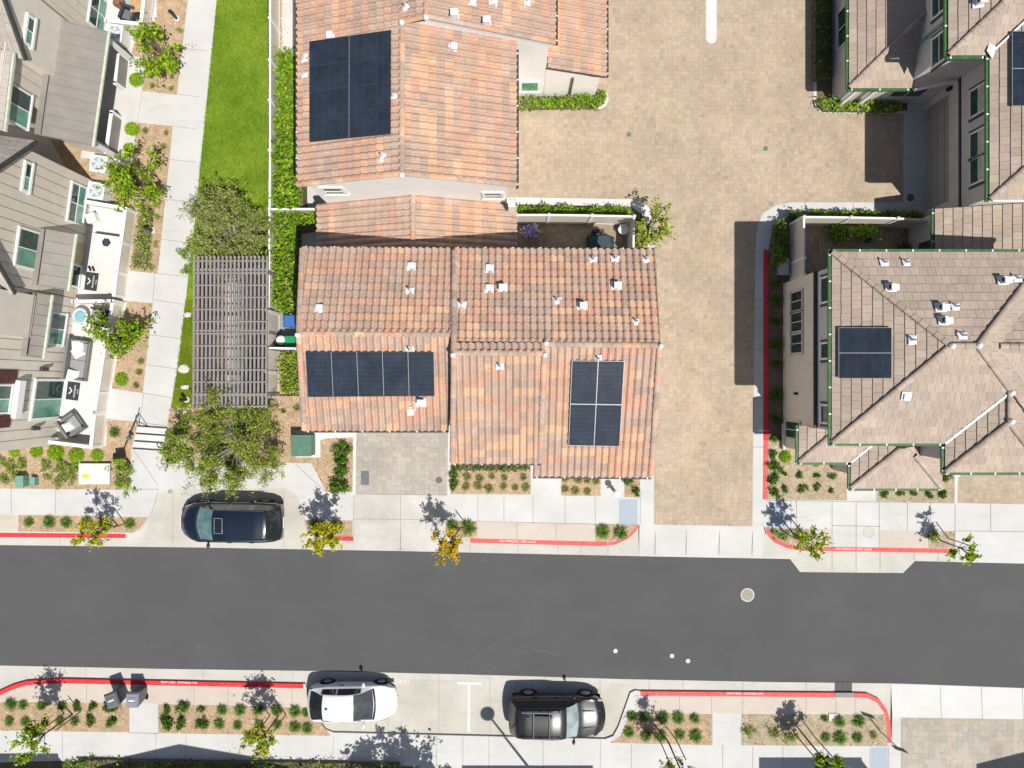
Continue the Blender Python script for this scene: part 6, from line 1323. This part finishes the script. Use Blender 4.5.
# patio of the grey roofed house
t = thing("planter_box", "orange wooden planter box with leafy green plants in the shaded patio", "planter", W(858, 232, .13)); p = W(858, 232, .4); m = MB(); m.box((p.x - .42, p.y, .32), (.12, .55, .4)); m.box((p.x + .2, p.y - .2, .3), (1.1, .05, .34)); m.box((p.x + .2, p.y + .22, .3), (1.1, .05, .34)); m.box((p.x + .2, p.y, .28), (1.1, .4, .2)); m.build("box", "wood_table", t)
a = rng.normal(size=(420, 3)) * np.array([.34, .16, .12]) + np.array([p.x + .25, p.y + .02, .6]); v, c = leaf_arrays(a, .14, G_LOM + G_BR, 1, 1.8); add_leaves("leaves", v, c, t)
p = W(838, 233, .4); t = thing("potted_plant", "bushy dark green potted plant left of the orange planter box", "plant", (p.x, p.y, .13)); m = MB(); m.lathe((p.x, p.y, .13), [(.16, 0), (.21, .26), (.18, .28)], 12); m.build("pot", "charcoal", t); a = rng.normal(size=(360, 3)) * np.array([.26, .23, .14]) + np.array([p.x, p.y, .58]); v, c = leaf_arrays(a, .14, G_LOM + G_DK, 1, 1.8); add_leaves("leaves", v, c, t)
p = W(880, 239.5, .2); m = MB(); m.lathe((p.x, p.y, .13), [(.05, 0), (.08, .15), (.06, .17)], 10); tag(m.build("lantern", "white_trim"), "small white lantern on the shaded patio floor", "lantern")
p = W(905, 249, .3); t = thing("potted_plant", "dark low plant against the house wall in the shaded patio", "plant", (p.x, p.y, .13)); m = MB(); m.lathe((p.x, p.y, .13), [(.14, 0), (.18, .2), (.15, .22)], 12); m.build("pot", "charcoal", t); a = rng.normal(size=(200, 3)) * np.array([.2, .15, .1]) + np.array([p.x, p.y, .42]); v, c = leaf_arrays(a, .12, G_DK, 1, 1.8); add_leaves("leaves", v, c, t)
m = MB(); m.box((*W(868, 237, .3).xy, .2), (.3, .5, .02), R(30)); m.tube((*W(868, 237, 0).xy, .13), (*W(868, 237, 0).xy, .2), .03); tag(m.build("garden_stool", "charcoal"), "small dark stool beside the orange planter box", "stool")
# ================================================================== VEHICLES
def lerp_tab(tab, x):
    xs = [a for a, _ in tab]; ys = [b2 for _, b2 in tab]
    return float(np.interp(x, xs, ys))
def smooth_tab(tab, xs, k=5):
    y = np.interp(xs, [a for a, _ in tab], [b2 for _, b2 in tab]); ker = np.ones(k) / k
    return np.convolve(np.pad(y, k // 2, mode='edge'), ker, 'valid')
def car(label, cx, cy, rz, sp):
    """body lofted from cross sections; x runs to the front"""
    L, Wd = sp['L'], sp['W']; N = 64; xs = np.linspace(-L / 2, L / 2, N)
    hw = smooth_tab(sp['plan'], xs, 5) * Wd / 2; zb = smooth_tab(sp['belt'], xs, 3); zt = smooth_tab(sp['top'], xs, 3); zl = smooth_tab(sp['low'], xs, 3); rw = smooth_tab(sp['roofw'], xs, 5) * Wd / 2
    g = W(cx, cy, 0); base = Vector((g.x, g.y, sp.get('z0', .012))); t = thing("parked_car", label, "car", base, "parked cars"); q = Matrix.Rotation(rz, 3, 'Z')
    T3 = lambda x, y, z: base + q @ Vector((x, y, 0)) + Vector((0, 0, z))
    bow_f, bow_r = sp['bow']; M_ = 15; rows = []
    for i in range(N):
        x, h, b2, tp, r = xs[i], hw[i], zb[i], zt[i], rw[i]; gh = tp - b2; gf = min(1, max(0, gh - .05) / .25)
        yb = h * .955; ys_ = (yb * .985) * (1 - gf) * .94 + (r) * gf + 0; ysb = yb * .97
        pts = [(h * .9, zl[i]), (h * .975, zl[i] + .12), (h, (zl[i] + b2) / 2), (h * .995, b2 - .1), (h * .97, b2 - .02), (ysb, b2 + .005)]
        zs = tp - .075 * gf - (.05 + .25 * max(0, gh)) * (1 - gf)
        for k in (.12, .5, .88, 1.0): pts.append((ysb + (ys_ - ysb) * k, b2 + .005 + (zs - b2) * (k if gf > .5 else k)))
        for k in (.12, .35, .6, .82, 1.0): 
            pts.append((ys_ * (1 - k), zs + (tp - zs) * (1 - (1 - k) ** 2.2)))
        rows.append(pts)
    npt = len(rows[0]); full = []
    for i in range(N):
        u = (xs[i] / (L / 2)); bw = bow_f * max(0, u) ** 1.2 if u > 0 else -bow_r * (-u) ** 1.2
        f = [(y, z) for y, z in rows[i]]; ring = [(-y, z) for y, z in f] + [(y, z) for y, z in f[-2::-1]]
        full.append([T3(xs[i] - bw * (y / (Wd / 2)) ** 2, -y, z) for y, z in ring])
    R_ = 2 * npt - 1; cats = {}
    def cat(i, j):
        jj = j if j < npt - 1 else R_ - 2 - j      # mirrored strip index
        x = (xs[i] + xs[i + 1]) / 2
        if sp['ws'][0] < x < sp['ws'][1] and jj >= 9: return 'windscreen'
        if sp['rg'][0] < x < sp['rg'][1] and jj >= 9: return 'rear_window'
        for a, c in sp['sw']:
            if a < x < c and jj in (6, 7): return 'side_window'
        if sp.get('sun') and sp['sun'][0] < x < sp['sun'][1] and jj >= sp['sun'][2]: return 'sunroof'
        if x > L / 2 - sp['hl'] and jj in (3, 4, 5, 6, 7) : return 'headlight'
        if x < -L / 2 + sp['tl'] and jj in (3, 4) : return 'tail_light'
        if jj in (0,): return 'sill'
        if x > L / 2 - .16 and jj <= 2: return 'bumper'
        return 'body'
    idx = {}
    for i in range(N - 1):
        for j in range(R_ - 1): cats.setdefault(cat(i, j), []).append((i, j))
    mats = {'body': sp['paint'], 'windscreen': sp['glass'], 'rear_window': sp.get('rglass', 'glass_dark'), 'side_window': 'glass_dark', 'sunroof': 'glass_dark', 'headlight': 'headlight', 'tail_light': 'tail_red', 'sill': 'black', 'bumper': sp.get('bump', sp['paint'])}
    for cname, fl in cats.items():
        m = MB(); vm = {}
        def vid(i, j):
            if (i, j) not in vm: vm[(i, j)] = len(m.v); m.v.append(tuple(full[i][j]))
            return vm[(i, j)]
        for i, j in fl: m.f.append((vid(i, j), vid(i + 1, j), vid(i + 1, j + 1), vid(i, j + 1))); m.m.append(0); m.c.append(None)
        if cname == 'body':
            m.face(full[0]); m.face(full[-1][::-1])
            m.face([T3(x, y, .25) for x, y in ((-L / 2 + .2, -Wd / 2 + .1), (L / 2 - .2, -Wd / 2 + .1), (L / 2 - .2, Wd / 2 - .1), (-L / 2 + .2, Wd / 2 - .1))])
        m.build(cname, mats[cname], t, True)
    # trims: windscreen cowl, door lines, wheels, mirrors
    hwat = lambda x: float(np.interp(x, xs, hw)); zbat = lambda x: float(np.interp(x, xs, zb)); ztat = lambda x: float(np.interp(x, xs, zt))
    for x in sp['wheels']:
        for s in (-1, 1):
            y = s * (hwat(x) - .08); r = sp['wr']; m = MB(); m.tube(T3(x, y - .1, r), T3(x, y + .1, r), r, n=24); wl = m.build("wheel", "rubber", t)
            m = MB(); m.tube(T3(x, y + s * .09, r), T3(x, y + s * .105, r), r * .66, r * .6, n=20); m.build("rim", "rim", wl)
            m = MB(); yy = s * (hwat(x) + .004); pts = [T3(x + (r + .07) * math.cos(a), s * (hwat(x + (r + .07) * math.cos(a)) * .998 + .006), r + (r + .06) * math.sin(a)) for a in np.linspace(-.25, math.pi + .25, 18)]; m.face(pts); m.build("wheel_arch", "black", t)
    for s in (-1, 1):
        x = sp['mirror']; y = s * hwat(x); m = MB(); z = zbat(x) + .1
        m.beam(T3(x, y * .95, z - .08), T3(x - .02, y + s * .05, z), .07, .05); 
        c = T3(x - .03, y + s * .1, z + .02); mm = MB(); vs = []; nn = 8
        for a in range(nn):
            for b3 in range(nn): th, ph = math.pi * a / (nn - 1), 2 * math.pi * b3 / nn; vs.append(c + q @ Vector((.085 * math.cos(th) * (1.0), .135 * math.sin(th) * math.cos(ph), 0)) + Vector((0, 0, .09 * math.sin(th) * math.sin(ph))))
        m.add(vs, [(a * nn + b3, a * nn + (b3 + 1) % nn, (a + 1) * nn + (b3 + 1) % nn, (a + 1) * nn + b3) for a in range(nn - 1) for b3 in range(nn)]); m.build("mirror", sp.get('mirmat', sp['paint']), t, True)
    m = MB()
    for s in (-1, 1):
        for x in sp['doors']: m.beam(T3(x, s * (hwat(x) * 1.0 + .002), .42), T3(x, s * (hwat(x) * .985 + .004), zbat(x) - .04), .012, .008)
        for x in sp['doors'][:-1]: m.beam(T3(x + .1, s * (hwat(x) + .012), zbat(x) - .14), T3(x + .32, s * (hwat(x) + .012), zbat(x) - .14), .03, .03)
    m.build("door_line", "black", t)
    # cowl and hood shut line follow the bowed screen foot
    m = MB(); x = sp['ws'][1] + .04; hc = hwat(x) * .84; bwf = bow_f * max(0, x / (L / 2)) ** 1.2 if x > 0 else 0
    pr = None
    for k in np.linspace(-1, 1, 13):
        zz = float(np.interp(x, xs, zt)) + .012 - .05 * k * k; p = T3(x - bwf * (k * hc / (Wd / 2)) ** 2, k * hc, zz)
        if pr is not None: m.beam(pr, p, .1, .012)
        pr = p
    m.build("cowl", "black", t)
    m = MB(); m.beam(T3(L / 2 - .02 - 0, -.26, zl[-1] + .3), T3(L / 2 - .02, .26, zl[-1] + .3), .03, .1); m.beam(T3(-L / 2 + .0, -.26, .75), T3(-L / 2 + .0, .26, .75), .03, .11); m.build("licence_plate", "white_paint", t)
    return t, T3, hwat, zbat, ztat
van = dict(L=5.1, W=1.97, z0=.012, paint="car_blue", glass="glass_teal", rglass="glass_dark", bow=(.42, .20), wr=.36, wheels=(-1.55, 1.5), mirror=1.02, hl=.3, tl=.16, bump="car_blue",
    plan=[(-2.55, .86), (-2.35, .95), (-1.6, 1), (1.4, 1), (2.0, .965), (2.3, .90), (2.55, .74)], belt=[(-2.55, .75), (-2.4, .95), (-1.9, 1.02), (.8, .98), (1.5, .93), (2.2, .8), (2.55, .58)], low=[(-2.55, .38), (-2.2, .26), (2.2, .24), (2.55, .32)],
    top=[(-2.55, .80), (-2.46, 1.0), (-2.38, 1.15), (-2.02, 1.68), (-1.5, 1.74), (0, 1.76), (.45, 1.71), (.8, 1.56), (1.62, 1.05), (1.9, .99), (2.3, .86), (2.55, .62)], roofw=[(-2.5, .70), (-2, .71), (0, .75), (.7, .73), (1.5, .74), (2.4, .8)],
    ws=(.62, 1.56), rg=(-2.40, -2.02), sw=((-1.95, -1.3), (-1.2, -.2), (-.12, .85)), doors=(-1.25, -.15, .95))
t, T3, hwat, zbat, ztat = car("dark blue minivan parked alone in the concrete bay on the north kerb", 237.5, 519, R(180 - .3), van)
m = MB(); z = ztat(.25) + .012
for a, c in (((.05, -.36), (.45, -.36)), ((.05, .36), (.45, .36)), ((.05, -.36), (.05, .36)), ((.45, -.36), (.45, .36))): m.beam(T3(*a, ztat(a[0]) + .005), T3(*c, ztat(c[0]) + .005), .02, .015)
m.build("sunroof_frame", "metal_grey", t); m = MB(); m.face([T3(.07, -.34, ztat(.07) + .006), T3(.43, -.34, ztat(.43) + .006), T3(.43, .34, ztat(.43) + .006), T3(.07, .34, ztat(.07) + .006)]); m.build("sunroof", "glass_dark", t)
m = MB(); [m.beam(T3(-1.9, s * .70, ztat(-1.9) - .01), T3(.3, s * .735, ztat(.3) - .03), .025, .02) for s in (-1, 1)]; m.build("roof_trim", "car_chrome", t); m = MB(); m.box(T3(-1.38, -.05, ztat(-1.38) + .03), (.16, .06, .05), R(180)); m.build("antenna", "black", t)
hat = dict(L=4.35, W=1.78, z0=.012, paint="car_white", glass="glass_grey", rglass="glass_dark", bow=(.34, .14), wr=.32, wheels=(-1.32, 1.33), mirror=.62, hl=.32, tl=.14,
    plan=[(-2.18, .84), (-2.0, .93), (-1.3, 1), (1.2, 1), (1.7, .96), (2.0, .87), (2.18, .68)], belt=[(-2.18, .8), (-2.05, 1.0), (-1.4, 1.0), (.5, .94), (1.2, .86), (1.9, .72), (2.18, .5)], low=[(-2.18, .36), (-1.9, .22), (1.9, .2), (2.18, .28)],
    top=[(-2.18, .86), (-2.1, 1.02), (-1.95, 1.1), (-1.3, 1.38), (-.7, 1.47), (-.2, 1.49), (.1, 1.45), (.35, 1.35), (1.15, .95), (1.5, .87), (1.95, .74), (2.18, .54)], roofw=[(-2.1, .66), (-1.3, .67), (-.3, .70), (.2, .70), (1.2, .74), (2.1, .8)],
    ws=(.16, 1.1), rg=(-2.02, -1.36), sw=((-1.5, -.75), (-.68, .55),), doors=(-.72, .6))
t, T3, *_ = car("white hatchback parked on the south side between planting bed and empty guest bay", 356, 696, R(0), hat)
m = MB(); m.box(T3(-1.12, .0, 1.46), (.12, .05, .05)); m.build("antenna", "charcoal", t)
suv = dict(L=4.75, W=1.95, z0=.012, paint="car_black", glass="glass_pale", rglass="glass_dark", bow=(.26, .12), wr=.38, wheels=(-1.4, 1.42), mirror=.82, hl=.26, tl=.14, bump="black",
    plan=[(-2.37, .88), (-2.2, .96), (-1.5, 1), (1.5, 1), (2.0, .97), (2.2, .91), (2.37, .80)], belt=[(-2.37, .82), (-2.25, 1.06), (-1.6, 1.12), (.6, 1.07), (1.3, 1.05), (2.0, .98), (2.25, .86), (2.37, .7)], low=[(-2.37, .46), (-2.0, .34), (2.0, .32), (2.37, .42)],
    top=[(-2.37, .9), (-2.3, 1.1), (-2.22, 1.24), (-2.05, 1.66), (-1.6, 1.75), (-.3, 1.78), (.15, 1.73), (.4, 1.62), (1.05, 1.2), (1.25, 1.14), (2.0, 1.04), (2.25, .9), (2.37, .74)], roofw=[(-2.3, .72), (-1.5, .74), (0, .76), (.4, .75), (1.2, .78), (2.2, .85)],
    ws=(.42, 1.02), rg=(-2.24, -2.05), sw=((-1.95, -1.35), (-1.25, -.3), (-.22, .6)), doors=(-1.3, -.26, .72))
t, T3, hwat, zbat, ztat = car("black SUV with a roof rack parked beside the curved kerb corner", 556, 708.5, R(-.4), suv)
for s in (-1, 1):
    m = MB(); m.beam(T3(-1.7, s * .62, 1.83), T3(.05, s * .62, 1.85), .035, .04); [m.beam(T3(x, s * .62, 1.74), T3(x, s * .62, 1.84), .06, .06) for x in (-1.7, -.85, .05)]; m.build("roof_rail", "grey_plastic", t)
for x in (-1.18, -.42): m = MB(); m.beam(T3(x, -.64, 1.865), T3(x, .64, 1.865), .03, .02); m.build("crossbar", "grey_plastic", t)
for s in (-1, 1): m = MB(); m.beam(T3(1.2, s * .42, ztat(1.2) + .0), T3(2.12, s * .36, ztat(2.12) - .0), .05, .03); m.build("hood_rib", "black", t)
m = MB(); m.beam(T3(-1.1, .42, 1.8), T3(-.3, .40, 1.82), .1, .06); m.box(T3(-1.45, .35, 1.78), (.14, .1, .05)); m.build("rack_mount", "charcoal", t)
